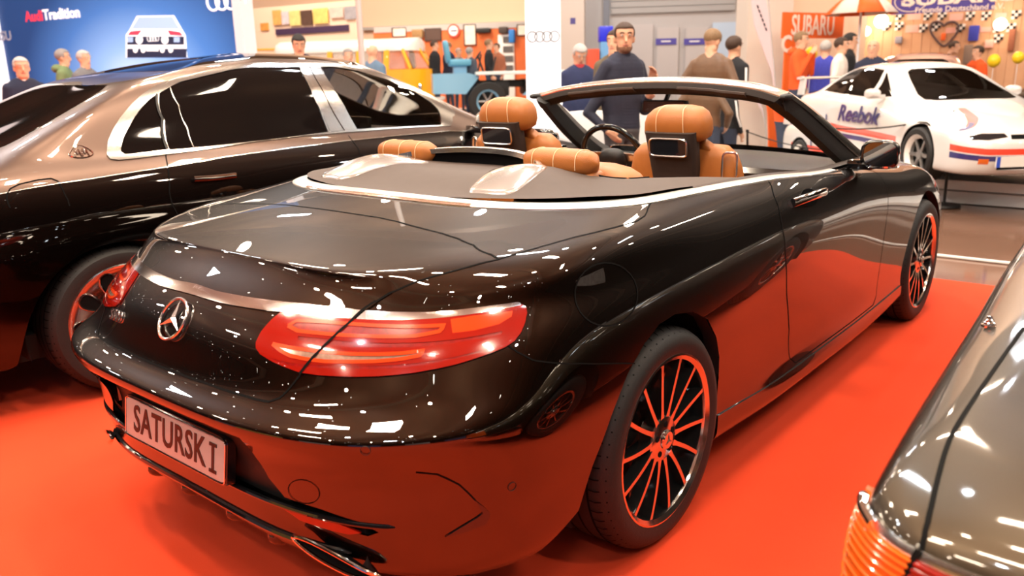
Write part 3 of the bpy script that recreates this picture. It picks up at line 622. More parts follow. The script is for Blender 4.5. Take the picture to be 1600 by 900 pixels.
    # wheel wells and arch lips
    for cx, ar in ((0, archR[1:-1]), (2.945, archF[1:-1])):
        for sg in (1, -1):
            m = MB(); pr = []
            X = [S.pt(u, v)[0] for u, v in ar]
            rings = [[(q.x, (q.y+dy)*sg, q.z) for q in X] for dy in (0, .02, .05)]
            m.loft(rings, cap=False, closed=False); m.build('arch_lip', M_black, car)
            w = MB(); A = np.linspace(-.25, PI+.25, 20)
            w.loft([[(cx+.425*math.cos(t)*(1.1 if math.cos(t) < 0 else 1), -y*sg, .35+.42*math.sin(t)) for t in A] for y in (.90, .60)], cap=False, closed=False)
            w.add([(cx+.46*math.cos(t), -.60*sg, .35+.43*math.sin(t)) for t in A], [tuple(range(len(A)))]); w.build('wheel_well', M_liner, car)
    u_ = MB(); u_.box((1.35, 0, .26), (4.3, 1.55, .12)); u_.box((-.66, 0, .33), (.6, 1.3, .14)); u_.build('floor_pan', M_liner, car, smooth=False)
    # wheels
    for x, y in ((0, -.8), (2.945, -.79)):
        make_wheel('wheel', car, (x, y, .35)); make_wheel('wheel', car, (x, -y, .35), flip=True)
    # beltline chrome, U-shaped round the cabin
    us = np.linspace(0, 14.4, 80); X, N = S.ev(us, np.full(80, 15.)); 
    T = np.gradient(X, axis=0); inn = np.cross([0, 0, 1.], T); inn /= np.linalg.norm(inn, axis=1)[:, None]
    if inn[0][0] < 0: inn = -inn
    wd = np.interp(us, [0, 6, 9, 14.4], [.060, .050, .034, .028]); hh = np.interp(us, [0, 6, 9, 14.4], [.012, .014, .012, .010])
    prof = [(-.004, -.010), (-.004, .002), (.10, .006), (.35, .65), (.7, 1.0), (1.0, 1.02), (1.0, -.2)]
    half = []
    for i in range(80):
        half.append([X[i]+inn[i]*(a*wd[i] if abs(a) > .01 else a)+np.array([0, 0, 1.])*(b*hh[i] if abs(b) > .011 else b) for a, b in prof])
    rings = [[q*[1, -1, 1] for q in r] for r in half[:0:-1]]+half
    m = MB(); m.loft(rings, cap=False, closed=False); m.build('beltline_trim', mat('bright_trim', (.86, .84, .80), rough=.30, metal=1.), car, angle=60)
    # third brake lamp in the trim
    sel = [r for r in rings if abs(r[3][1]) < .40 and r[3][0] < 0]
    bl = MB(); bl.loft([[q+np.array([-.0015, 0, .002]) for q in (r[1], r[2], r[2]*.55+r[3]*.45)] for r in sel], cap=False, closed=False); bl.build('third_brake_lamp', M_clear, car)
    # tonneau cover
    inner = np.array([r[5] for r in rings]); ih = np.array([h[5] for h in half])
    def xch(y): 
        k = ih[:, 0] < .45; return np.interp(abs(y), -ih[k][:, 1], ih[k][:, 0])
    ymax = float(max(-q[1] for q in ih if q[0] < .45))
    def ton(x, y):
        a = abs(y); t = min(1, max(0, (x+.26)/.30)); t = t*t*(3-2*t)
        edge = max(0., 1-(a/.80)**3.2)
        z = 1.066+.012*edge+.040*t*edge+.036*math.exp(-((a-.38)/.15)**2)*math.exp(-((x-.06)/.20)**2)
        return z-.03*max(0, x-.3)
    def xfr(y):
        a = abs(y); return float(np.interp(a, [0, .15, .24, .32, .46, .54, .62, .70, .765], [.30, .28, .20, .15, .15, .22, .38, .62, .78]))
    sn = ymax*np.sin(np.linspace(0, PI/2, 50)); ys = np.concatenate([-sn[::-1], sn[1:]]); V = []; F = []; nx = 26
    for y in ys:
        x0 = xch(y); x1 = max(xfr(y), x0+.02)
        for k in range(nx+1):
            x = x0+(x1-x0)*k/nx; V.append((x, y, ton(x, y)))
        V.append((x1+.012, y, ton(x1, y)-.012)); V.append((x1+.014, y, ton(x1, y)-.12))
    n2 = nx+3; ys = list(ys)
    ea = [(q[0], q[1]*1.02, q[2]-.012) for q in V[:n2]]; eb = [(q[0], q[1]*1.02, q[2]-.012) for q in V[-n2:]]; V = ea+V+eb; ys = [0]+ys+[0]
    for i in range(len(ys)-1):
        for k in range(n2-1): F.append((i*n2+k, (i+1)*n2+k, (i+1)*n2+k+1, i*n2+k+1))
    link('tonneau_cover', pymesh('tonneau_cover', V, F), M_ton, car)
    M_ovl = mat('roll_bar_cover_gloss', (.34, .31, .30), rough=.22, coat=1., metal=.4)
    for sg in (1, -1):
        ol = [(-.18, .36), (-.165, .30), (-.04, .255), (.12, .205), (.155, .215), (.135, .32), (.10, .405), (-.02, .45), (-.155, .455)]
        C_ = cr(ol, 6, True); c0 = C_.mean(0); m = MB()
        rg = [[(c0[0]+(q[0]-c0[0])*s, sg*(c0[1]+(q[1]-c0[1])*s), ton(c0[0]+(q[0]-c0[0])*s, c0[1]+(q[1]-c0[1])*s)+h) for q in C_] for s, h in ((1.02, -.001), (1., .005), (.9, .008), (.6, .010), (.25, .011))]
        m.loft(rg, cap=True); m.build('roll_bar_cover', M_ovl, car, angle=60)
        sm = MB(); pth = [(x, sg*y, ton(x, y)+.0005) for x, y in ((.17, .40), (.22, .47), (.24, .55), (.30, .60), (.40, .62))]; sm.tube(cr(pth, 5), .003, 6); sm.build('tonneau_seam', M_gap, car)
    # wind deflector hoop behind the rear seats
    hp = [(.08, -.40, 1.125), (.17, -.30, 1.152), (.235, -.16, 1.166), (.255, 0, 1.17), (.235, .16, 1.166), (.17, .30, 1.152), (.08, .40, 1.125)]
    hc = cr(hp, 6); m = MB(); m.loft([[(q[0]-.009, q[1], q[2]-.008), (q[0]-.006, q[1], q[2]+.010), (q[0]+.016, q[1], q[2]+.012), (q[0]+.020, q[1], q[2]-.006)] for q in hc]); m.build('wind_deflector_frame', M_satin, car)
    m = MB(); m.loft([[(q[0]+.004, q[1], q[2]), (q[0]+.012, q[1], 1.05)] for q in hc], cap=False, closed=False); m.build('wind_deflector_mesh', M_gap, car)
    # interior tub
    m = MB(); m.box((1.05, 0, .42), (2.3, 1.56, .08)); m.build('cabin_floor', M_carpet_in, car, smooth=False)
    for sg in (1, -1):
        dc = MB(); xs = np.linspace(.55, 2.15, 18); top = [ih_ for ih_ in ih if ih_[0] > .5]
        tx = np.array([t[0] for t in top]); ty = np.array([-t[1] for t in top]); tz = np.array([t[2] for t in top])
        rg = []
        for x in xs:
            y = np.interp(x, tx, ty); z = np.interp(x, tx, tz)
            rg.append([(x, sg*(y+.004), z-.002), (x, sg*(y-.03), z+.004), (x, sg*(y-.055), z-.03), (x, sg*(y-.06), z-.16), (x, sg*(y-.09), z-.2), (x, sg*(y-.09), .45)])
        dc.loft(rg, cap=False, closed=False); dc.build('door_card', M_dash, car)
        tp = MB(); tp.loft([[(x, sg*(np.interp(x, tx, ty)-.062), np.interp(x, tx, tz)-.06), (x, sg*(np.interp(x, tx, ty)-.075), np.interp(x, tx, tz)-.09), (x, sg*(np.interp(x, tx, ty)-.095), np.interp(x, tx, tz)-.19), (x, sg*(np.interp(x, tx, ty)-.10), np.interp(x, tx, tz)-.3)] for x in xs[3:]], cap=False, closed=False); tp.build('door_panel_leather', M_tan, car)
    build_cabin(car); build_screen(car); build_badges(car, S, K)
    return car, S

def cushion(name, parent, loc, dims, m, e=.45, rot=None, n=24, nv=14):
    b = MB(); b.ball((0, 0, 0), [d/2 for d in dims], n, nv, e); return b.build(name, m, parent, loc=loc, rot=rot, angle=80)

def build_cabin(car):
    def front_seat(x, y, ztop):
        dz = ztop-1.30
        s = empty('front_seat', (0, 0, 0)); s.parent = car; s.location = (x, y, dz)
        # backrest: rounded slab leaning back
        ax = Vector((-.20, 0, 1)).normalized(); th = Vector((1, 0, .2)).normalized(); wy = Vector((0, 1, 0)); b = MB(); rg = []
        for z, a, t in ((.45, .24, .09), (.6, .255, .10), (.8, .26, .10), (.95, .255, .085), (1.04, .25, .070), (1.10, .235, .055), (1.135, .20, .04), (1.145, .12, .015)):
            c = Vector((.13, 0, 0))+ax*((z-.45)*1.02)+Vector((0, 0, .45)); rg.append(se_ring(c, wy, th, a, t, .5, 28))
        b.loft(rg); b.build('backrest', M_tan, s, angle=70)
        # shoulder wings beside the head restraint
        for sg in (1, -1):
            w = MB(); w.loft([se_ring((.005-.012*k+.02, sg*(.178-.012*k*k*.35), 1.0+.035*k), wy, th, .060-.007*k, .05-.006*k, .6, 18) for k in range(6)]); w.build('shoulder_bolster', M_tan, s, angle=70)
        # dark rear panel with the framed screen
        p = MB(); p.loft([se_ring((-.052-.009*k, 0, .97+.033*k), wy, th, .100+.0022*k, .036, .4, 20) for k in range(8)]); p.build('headrest_base', M_dash, s, angle=60)
        nrm = Vector((-1, 0, -.12)).normalized(); up = Vector((-.12, 0, 1)).normalized(); c = Vector((-.134, 0, 1.138))
        f = MB(); f.tube(se_ring(c+nrm*.010, wy, up, .086, .036, .3, 28), .0045, 6, closed=True); f.build('screen_frame', mat('emblem_silver', (.85, .85, .86), rough=.2, metal=1.), s)
        sc = MB(); sc.loft([se_ring(c+nrm*h, wy, up, .081, .036, .3, 28) for h in (-.01, .008, .0095)]); sc.build('screen', M_screen, s)
        # head cushion
        h = MB(); rg = []
        for z, a, t, dx in ((1.165, .118, .05, 0), (1.175, .137, .066, 0), (1.20, .143, .074, -.002), (1.24, .140, .075, -.006), (1.27, .128, .066, -.010), (1.29, .105, .05, -.012), (1.30, .07, .03, -.013), (1.302, .02, .01, -.013)):
            rg.append(se_ring((-.055+dx, 0, z), wy, th, a, t, .55, 28))
        h.loft(rg); hc = h.build('head_cushion', M_tan, s, angle=80)
        for yy in (-.062, .062):
            st = MB(); pts = [(-.055+dx-t*1.0, yy*(a/.143)**.5, z) for z, a, t, dx in ((1.175, .137, .067, 0), (1.20, .143, .0755, -.002), (1.24, .140, .0765, -.006), (1.27, .128, .068, -.010), (1.29, .105, .050, -.012), (1.302, .09, .02, -.012))]
            st.tube(cr(pts, 4), .0015, 5); st.build('stitching', M_stitch, s)
        # belt guide with chrome rim on the outer side
        bg = MB(); c = Vector((-.03, (.22 if y > 0 else -.22), 1.06)); n2 = Vector((-.85, math.copysign(.5, y), .1)).normalized(); sx = Vector((0, 0, 1)); sy = n2.cross(sx).normalized()
        bg.tube(se_ring(c+n2*.012, sx, sy, .055, .028, .4, 24), .005, 6, closed=True); bg.build('belt_guide', MATS['emblem_silver'], s)
        cu = cushion('seat_cushion', s, (.42, 0, .52), (.58, .52, .2), M_tan, .4)
        return s
    front_seat(1.10, -.38, 1.30); front_seat(.93, .40, 1.335)
    # rear seats with their head cushions
    for y in (.38, -.38):
        s = empty('rear_seat'); s.parent = car; s.location = (.28, y, 0)
        cushion('backrest', s, (.06, 0, .83), (.22, .56, .62), M_tan, .5)
        cushion('seat_cushion', s, (.30, 0, .55), (.5, .54, .18), M_tan, .5)
        b = MB(); rg = []
        for k in range(15):
            f = -1+2*k/14; w = (1-abs(f)**5)**.5 if abs(f) < 1 else .02
            rg.append(se_ring((-.065, f*.155, 1.150), Vector((1, 0, 0)), Vector((0, 0, 1)), .055*max(w, .1), .048*max(w, .1), .75, 20))
        b.loft(rg); b.build('head_cushion', M_tan, s, angle=80)
        for f in (-.62, -.05, .55):
            st = MB(); w = (1-abs(f)**5)**.5
            st.tube([(-.065+.0556*w*math.copysign(abs(math.cos(t))**.75, math.cos(t)), f*.155, 1.15+.0486*w*math.copysign(abs(math.sin(t))**.75, math.sin(t))) for t in np.linspace(-.3, PI+.3, 20)], .0013, 5); st.build('stitching', M_stitch, s)
        cushion('headrest_base', s, (-.05, 0, 1.085), (.12, .30, .09), M_tan, .4)
    # dashboard
    d = MB(); rg = []
    for y in np.linspace(-.76, .76, 25):
        a = abs(y)/.76; x0 = 1.96-.03*a*a; dz = -.01*a*a
        rg.append([(x0+.10, y, .62), (x0-.02, y, .72), (x0-.03, y, .86+dz), (x0-.01, y, .93+dz), (x0+.05, y, .965+dz), (x0+.2, y, .985+dz), (x0+.40-.20*a*a, y, .995+dz), (x0+.44-.20*a*a, y, .97), (x0+.42-.2*a*a, y, .7)])
    d.loft(rg, cap=True); d.build('dashboard', M_dash, car, angle=50)
    g = MB(); g.loft([[(1.918-.03*(abs(y)/.76)**2, y, .885), (1.917-.03*(abs(y)/.76)**2, y, .925), (1.945-.03*(abs(y)/.76)**2, y, .95)] for y in np.linspace(-.74, .05, 14)], cap=False, closed=False); g.build('dash_trim', M_gloss, car)
    g = MB(); g.loft([[(2.0-.03*(abs(y)/.76)**2, y, .70), (1.90-.03*(abs(y)/.76)**2, y, .80), (1.885-.03*(abs(y)/.76)**2, y, .86), (1.92-.03*(abs(y)/.76)**2, y, .885)] for y in np.linspace(-.75, .75, 22)], cap=False, closed=False); g.build('dash_leather', M_tan, car)
    sc = MB(); sc.box((1.90, .20, .975), (.03, .60, .13), bev=.012); sc.build('instrument_display', M_screen, car)
    bz = MB(); bz.tube(se_ring((1.882, .20, .975), Vector((0, 1, 0)), Vector((0, 0, 1)), .30, .065, .2, 32), .004, 6, closed=True); bz.build('display_bezel', M_satin, car)
    for yy in (-.05, -.16, -.60, .70):
        v = MB(); v.lathe([(.018, 0), (.036, -.006), (.040, .004), (.036, .012)], 24, axis='x', c=(1.905, yy, .912)); v.build('air_vent', M_chrome, car)
    cn = MB(); cn.box((1.45, 0, .62), (.95, .24, .28), bev=.04); cn.build('centre_console', M_dash, car)
    # steering wheel
    s = empty('steering_wheel'); s.parent = car; s.location = (1.74, .385, .985); s.rotation_euler = (0, math.radians(-24), 0)
    r = MB(); r.tube([(0, .187*math.cos(t), .187*math.sin(t)) for t in np.linspace(0, 2*PI, 49)[:-1]], .0165, 12, closed=True); r.build('rim', M_gloss, s)
    hb = MB(); hb.ball((-.01, 0, -.01), (.045, .075, .065), 20, 12, .7); hb.build('airbag_hub', M_black, s)
    for a in (0, PI, -PI/2):
        sp = MB(); sp.loft([se_ring((.012, q*math.cos(a), q*math.sin(a)), Vector((1, 0, 0)), Vector((0, -math.sin(a), math.cos(a))), .008, .028-.04*(q-.05), .5, 14) for q in (.05, .10, .15, .18)]); sp.build('spoke', M_satin, s)
    st = MB(); st.tube([(-.057, .02*math.cos(t), -.01+.02*math.sin(t)) for t in np.linspace(0, 2*PI, 21)[:-1]], .002, 5, closed=True); st.build('hub_emblem', M_chrome, s)
    hd = MB(); hd.loft([se_ring((1.80+.10*k, .385, .95-.01*k), Vector((0, 1, 0)), Vector((0, 0, 1)), .05+.05*k, .05+.02*k, .5, 16) for k in range(3)]); hd.build('steering_column', M_black, car)

def build_screen(car):
    # windscreen: header rail, two pillars, glass
    H = cr([(1.475, -.665, 1.325), (1.515, -.50, 1.363), (1.555, -.25, 1.387), (1.57, 0, 1.394), (1.555, .25, 1.387), (1.515, .50, 1.363), (1.475, .665, 1.325)], 6)
    m = MB(); rg = []
    for q in H:
        x, y, z = q; k = 1-(abs(y)/.70)**4*.45
        rg.append([(x-.050*k, y, z-.024), (x-.052*k, y, z-.004), (x-.03*k, y, z+.012), (x+.03*k, y, z+.016), (x+.085*k, y, z-.002), (x+.095*k, y, z-.02), (x+.06*k, y, z-.034)])
    m.loft(rg); m.build('windscreen_header', M_satin, car, angle=40)
    mi = MB(); rg = []
    for q in H:
        x, y, z = q; k = 1-(abs(y)/.70)**4*.45
        rg.append([(x-.058*k, y, z-.010), (x-.064*k, y, z-.036), (x-.02*k, y, z-.066), (x+.07*k, y, z-.06), (x+.075*k, y, z-.030)])
    mi.loft(rg); mi.build('header_lining', M_headl, car, angle=50)
    for y in (.30, -.30):
        v = MB(); pts = [H[np.abs(H[:, 1]-(y+dy)).argmin()] for dy in np.linspace(-.18, .18, 7)]
        v.loft([se_ring((q[0]-.03, y+dy, q[2]-.047), Vector((1, 0, -.3)), Vector((0, 0, 1)), .045, .010, .6, 12) for q, dy in zip(pts, np.linspace(-.18, .18, 7))]); v.build('sun_visor', M_ton, car)
    G0 = [(1.46, .655, 1.315), (1.62, .70, 1.235), (1.84, .745, 1.12), (2.05, .775, 1.02), (2.20, .79, .965)]
    for sg in (1, -1):
        C_ = cr([(a, b*sg, c) for a, b, c in G0], 6); m = MB(); o = MB(); rg = []; ro = []
        for i, q in enumerate(C_):
            f = i/(len(C_)-1); w = .072+.070*f; x, y, z = q; ys = -sg
            rg.append([(x-w*.9, y+ys*.012, z-.012), (x-w*.2, y-ys*.012, z+.018), (x+w*.6, y-ys*.006, z+.020), (x+w*.9, y+ys*.022, z+.008), (x+w*.5, y+ys*.055, z-.02), (x-w*.55, y+ys*.05, z-.032)])
            ro.append([(x-w*.25, y-ys*.014, z+.018), (x+w*.1, y-ys*.018, z+.026), (x+w*.62, y-ys*.010, z+.024), (x+w*.5, y-ys*.004, z+.014)])
        m.loft(rg); m.build('windscreen_pillar', M_black, car, angle=45); o.loft(ro); o.build('pillar_trim', M_satin, car)
        tp = MB(); tp.ball((1.44, sg*.675, 1.322), (.05, .022, .014), 14, 8, .8); tp.build('header_seal', M_black, car)
    # glass between pillars
    top = [(q[0]+.06, q[1]*.97, q[2]-.02) for q in H]; n = len(top); V = []; F = []
    for k in range(9):
        f = k/8
        for q in top:
            y = q[1]*(1+.19*f); bx = 2.40-.30*(abs(y)/.78)**2; V.append((q[0]*(1-f)+bx*f-.05*math.sin(PI*f)*-.3, y, q[2]*(1-f)+.975*f+.03*math.sin(PI*f)))
    for k in range(8):
        for i in range(n-1): F.append((k*n+i, k*n+i+1, (k+1)*n+i+1, (k+1)*n+i))
    link('windscreen', pymesh('windscreen', V, F), M_glass, car)
    # inside mirror
    m = MB(); m.loft([se_ring((1.60, yy, 1.268), Vector((1, 0, 0)), Vector((.2, 0, 1)), .016*w, .031*w, .6, 18) for yy, w in ((.125, .55), (.12, .9), (.08, 1), (-.08, 1), (-.12, .9), (-.125, .55))]); im = m.build('interior_mirror', M_black, car)
    g = MB(); g.add([(1.5815+.2*dz, yy, 1.268+dz) for yy, dz in ((-.112, -.024), (.112, -.024), (.112, .024), (-.112, .024))], [(0, 1, 2, 3)]); g.build('mirror_glass', M_chrome, im)
    a = MB(); a.tube([(1.605, 0, 1.29), (1.64, 0, 1.335), (1.66, 0, 1.36)], .012, 8); a.build('mirror_stalk', M_black, im)
    # door mirrors
    for sg in (1, -1):
        b = MB(); rg = []
        for k, (dx, w, h) in enumerate(((-.045, .074, .056), (-.038, .082, .064), (0, .084, .066), (.05, .078, .060), (.085, .064, .046), (.105, .04, .026), (.112, .012, .008))):
            rg.append(se_ring((1.84+dx, sg*(.975-.006*k), 1.060-.002*k), Vector((0, 1, 0)), Vector((.0, 0, 1)), w, h, .62, 26))
        b.loft(rg); mm = b.build('door_mirror', M_gloss, car, angle=60)
        g = MB(); g.loft([se_ring((1.796-.001*j, sg*.975, 1.060), Vector((0, 1, 0)), Vector((0, 0, 1)), .070, .052, .62, 26) for j in (0, 1, 2)]); g.build('mirror_glass', M_mirror, mm)
        f = MB(); f.box((1.87, sg*.88, 1.005), (.09, .12, .045), bev=.015); f.build('mirror_foot', M_gloss, mm)
        c = MB(); c.loft([se_ring((1.845+dx, sg*.972, 1.000+.008*j), Vector((0, 1, 0)), Vector((1, 0, 0)), .070, .055, .6, 20) for j, dx in enumerate((0, .0))]); c.build('mirror_chrome_base', M_chrome, mm)

def build_badges(car, S, K):
    # star on the boot lid
    p, n = S.pt(*K['STAR'], .006); ex = Vector((0, -1, 0)); up = n.cross(ex).normalized(); up = up if up.z > 0 else -up
    r = .058; m = MB(); m.tube([p+(ex*math.cos(t)+up*math.sin(t))*r for t in np.linspace(0, 2*PI, 41)[:-1]], .0042, 8, closed=True)
    for k in range(3):
        a = PI/2+2*PI*k/3; d = ex*math.cos(a)+up*math.sin(a); q = lambda b, rr: p+(ex*math.cos(b)+up*math.sin(b))*rr
        m.add([p+n*.007, p+d*(r-.001)+n*.001, q(a+PI/3, .010), q(a-PI/3, .010)], [(0, 2, 1), (0, 1, 3)])
    m.build('star_emblem', mat('emblem_silver', (.85, .85, .86), rough=.2, metal=1.), car, angle=20)
    # model badge on the left of the lid
    u, v = K['BADGE']; p, n = S.pt(u, v, .002); p.y = -p.y; n.y = -n.y; ex = Vector((0, -1, 0)); ex = (ex-n*ex.dot(n)).normalized(); up = n.cross(ex)
    text('model_badge', 'S500', .046, MATS['emblem_silver'], car, frame(p, ex, up if up.z > 0 else -up), .002, .0006, sx=1.25)
    # number plate
    x0, z0, tl = -1.066, .447, .14; c = Vector((x0-.012, 0, z0+.055)); up = Vector((math.sin(tl), 0, math.cos(tl))); ex = Vector((0, -1, 0)); n = ex.cross(up).normalized()
    hb = MB(); hb.loft([se_ring(c+n*h, ex, up, a, b, .12, 40) for h, a, b in ((-.02, .268, .066), (.004, .268, .066), (.006, .266, .064))]); nh = hb.build('number_plate_holder', M_gloss, car)
    pl = MB(); pl.loft([se_ring(c+n*h, ex, up, a, b, .10, 40) for h, a, b in ((.004, .26, .056), (.0075, .26, .056), (.0082, .2585, .0545))]); pl.build('number_plate', M_plate, nh)
    rim = MB(); rim.tube(se_ring(c+n*.008, ex, up, .263, .0595, .10, 44), .0022, 6, closed=True); rim.build('plate_rim', M_chrome, nh)
    text('plate_lettering', 'SATURSK', .112, M_ink, nh, frame(c+n*.0085-ex*.022, ex, up), .0012, .0018, sx=.80, spacing=1.05)
    il = MB(); q0 = c+n*.0093+ex*.208
    for dx, dz, w, h in ((0, 0, .011, .080), (0, .036, .034, .009), (0, -.036, .034, .009)): il.add([q0+ex*(dx+sx_*w/2)+up*(dz+sz_*h/2)+n*nn for nn in (-.001, .001) for sx_, sz_ in ((-1, -1), (1, -1), (1, 1), (-1, 1))], [(3, 2, 1, 0), (4, 5, 6, 7), (0, 1, 5, 4), (1, 2, 6, 5), (2, 3, 7, 6), (3, 0, 4, 7)])
    il.build('plate_lettering', M_ink, nh, smooth=False)
    # exhaust trims and lower lip
    for sg in (1, -1):
        e = [(-1.045, .475, .352), (-1.03, .535, .352), (-.985, .66, .305), (-.955, .69, .278), (-.985, .63, .272), (-1.03, .54, .315)]
        P_ = [Vector((a-.003, -sg*b, c_)) for a, b, c_ in e]; m = MB(); m.tube(cr(P_, 4, True), .0055, 8, closed=True); et = m.build('exhaust_trim', mat('exhaust_chrome', (.85, .72, .62), rough=.1, metal=1.), car)
        k = MB(); ctr = sum(P_, Vector())/6; q = cr(P_, 4, True); k.add([tuple(ctr+Vector((.03, 0, .005)))]+[tuple(a) for a in q], [(0, i+1, (i+1) % len(q)+1) for i in range(len(q))]); k.build('exhaust_opening', M_gap, et)
    us = np.linspace(0, 3.1, 30); pts = []
    for u in us:
        v = float(np.interp(u, [0, .9, 1.7, 2.5, 3.9], [1.75, 1.75, 1.75, 1.8, 1.9])); p, n = S.pt(u, v, .001); pts.append(p)
    full = [Vector((p.x, -p.y, p.z)) for p in pts[:0:-1]]+pts
    m = MB(); m.tube(full, [.002]+[.006]+[.010]*(len(full)-4)+[.006]+[.002], 8); m.build('diffuser_lip', M_gloss, car)
    pts2 = []
    for u in np.linspace(0, 4.0, 30):
        p, n = S.pt(u, 2.68, -.001); pts2.append(p)
    full = [Vector((p.x, -p.y, p.z)) for p in pts2[:0:-1]]+pts2
    m = MB(); m.tube(full, [.003]+[.0075]*(len(full)-2)+[.003], 8); m.build('diffuser_lip', M_gloss, car)
    for y in (.12, .32, -.12, -.32):
        f = MB(); f.ball((-.96, y, .275), (.06, .035, .035), 16, 10); f.build('diffuser_fin', M_gloss, car)
    # door handles
    for sg in (1, -1):
        A = [S.pt(u, v, .0) for u, v in K['HANDLE']]; a, b = A[0][0], A[-1][0]; n = A[1][1]; m = MB(); pts = []
        for t in np.linspace(0, 1, 9): pts.append(a.lerp(b, t)+n*(.004+.036*math.sin(PI*t)**.6))
        pts = [Vector((q.x, q.y*sg, q.z)) for q in pts]
        m.loft([se_ring(q, Vector((0, 0, 1)), Vector((0, 1, 0)), .017, .011, .7, 14) for q in pts]); h = m.build('door_handle', M_chrome, car)
        r = MB(); c_ = (a+b)/2+n*.0015; t_ = (b-a).normalized(); up = n.cross(t_); rg = [[Vector((q.x, q.y*sg, q.z)) for q in se_ring(c_+n*hh, t_, up, s*.085, s*.036, .9, 22)] for hh, s in ((-.004, 1.), (.0008, 1.), (.001, .1))]; r.loft(rg); r.build('handle_recess', M_gloss, h)
M_rose = mat('rose_brown_metallic', (.128, .088, .072), rough=.38, metal=1., coat=1., coatr=.03, flake=.06)
M_obs = mat('obsidian_black', (.005, .003, .0025), rough=.4, metal=1., coat=1., coatr=.02)
M_priv = mat('privacy_glass', (.005, .004, .004), rough=.03, spec=.4)
M_tint = mat('tinted_glass', (.55, .55, .50), rough=0., trans=1., ior=1.02, coat=.5)
M_grey = mat('brown_grey_metallic', (.046, .035, .024), rough=.42, metal=1., coat=.8, coatr=.05, flake=.06)
M_amber = mat('amber_lens', (.60, .11, .008), rough=.15, coat=1., noise=.12, nscale=20)

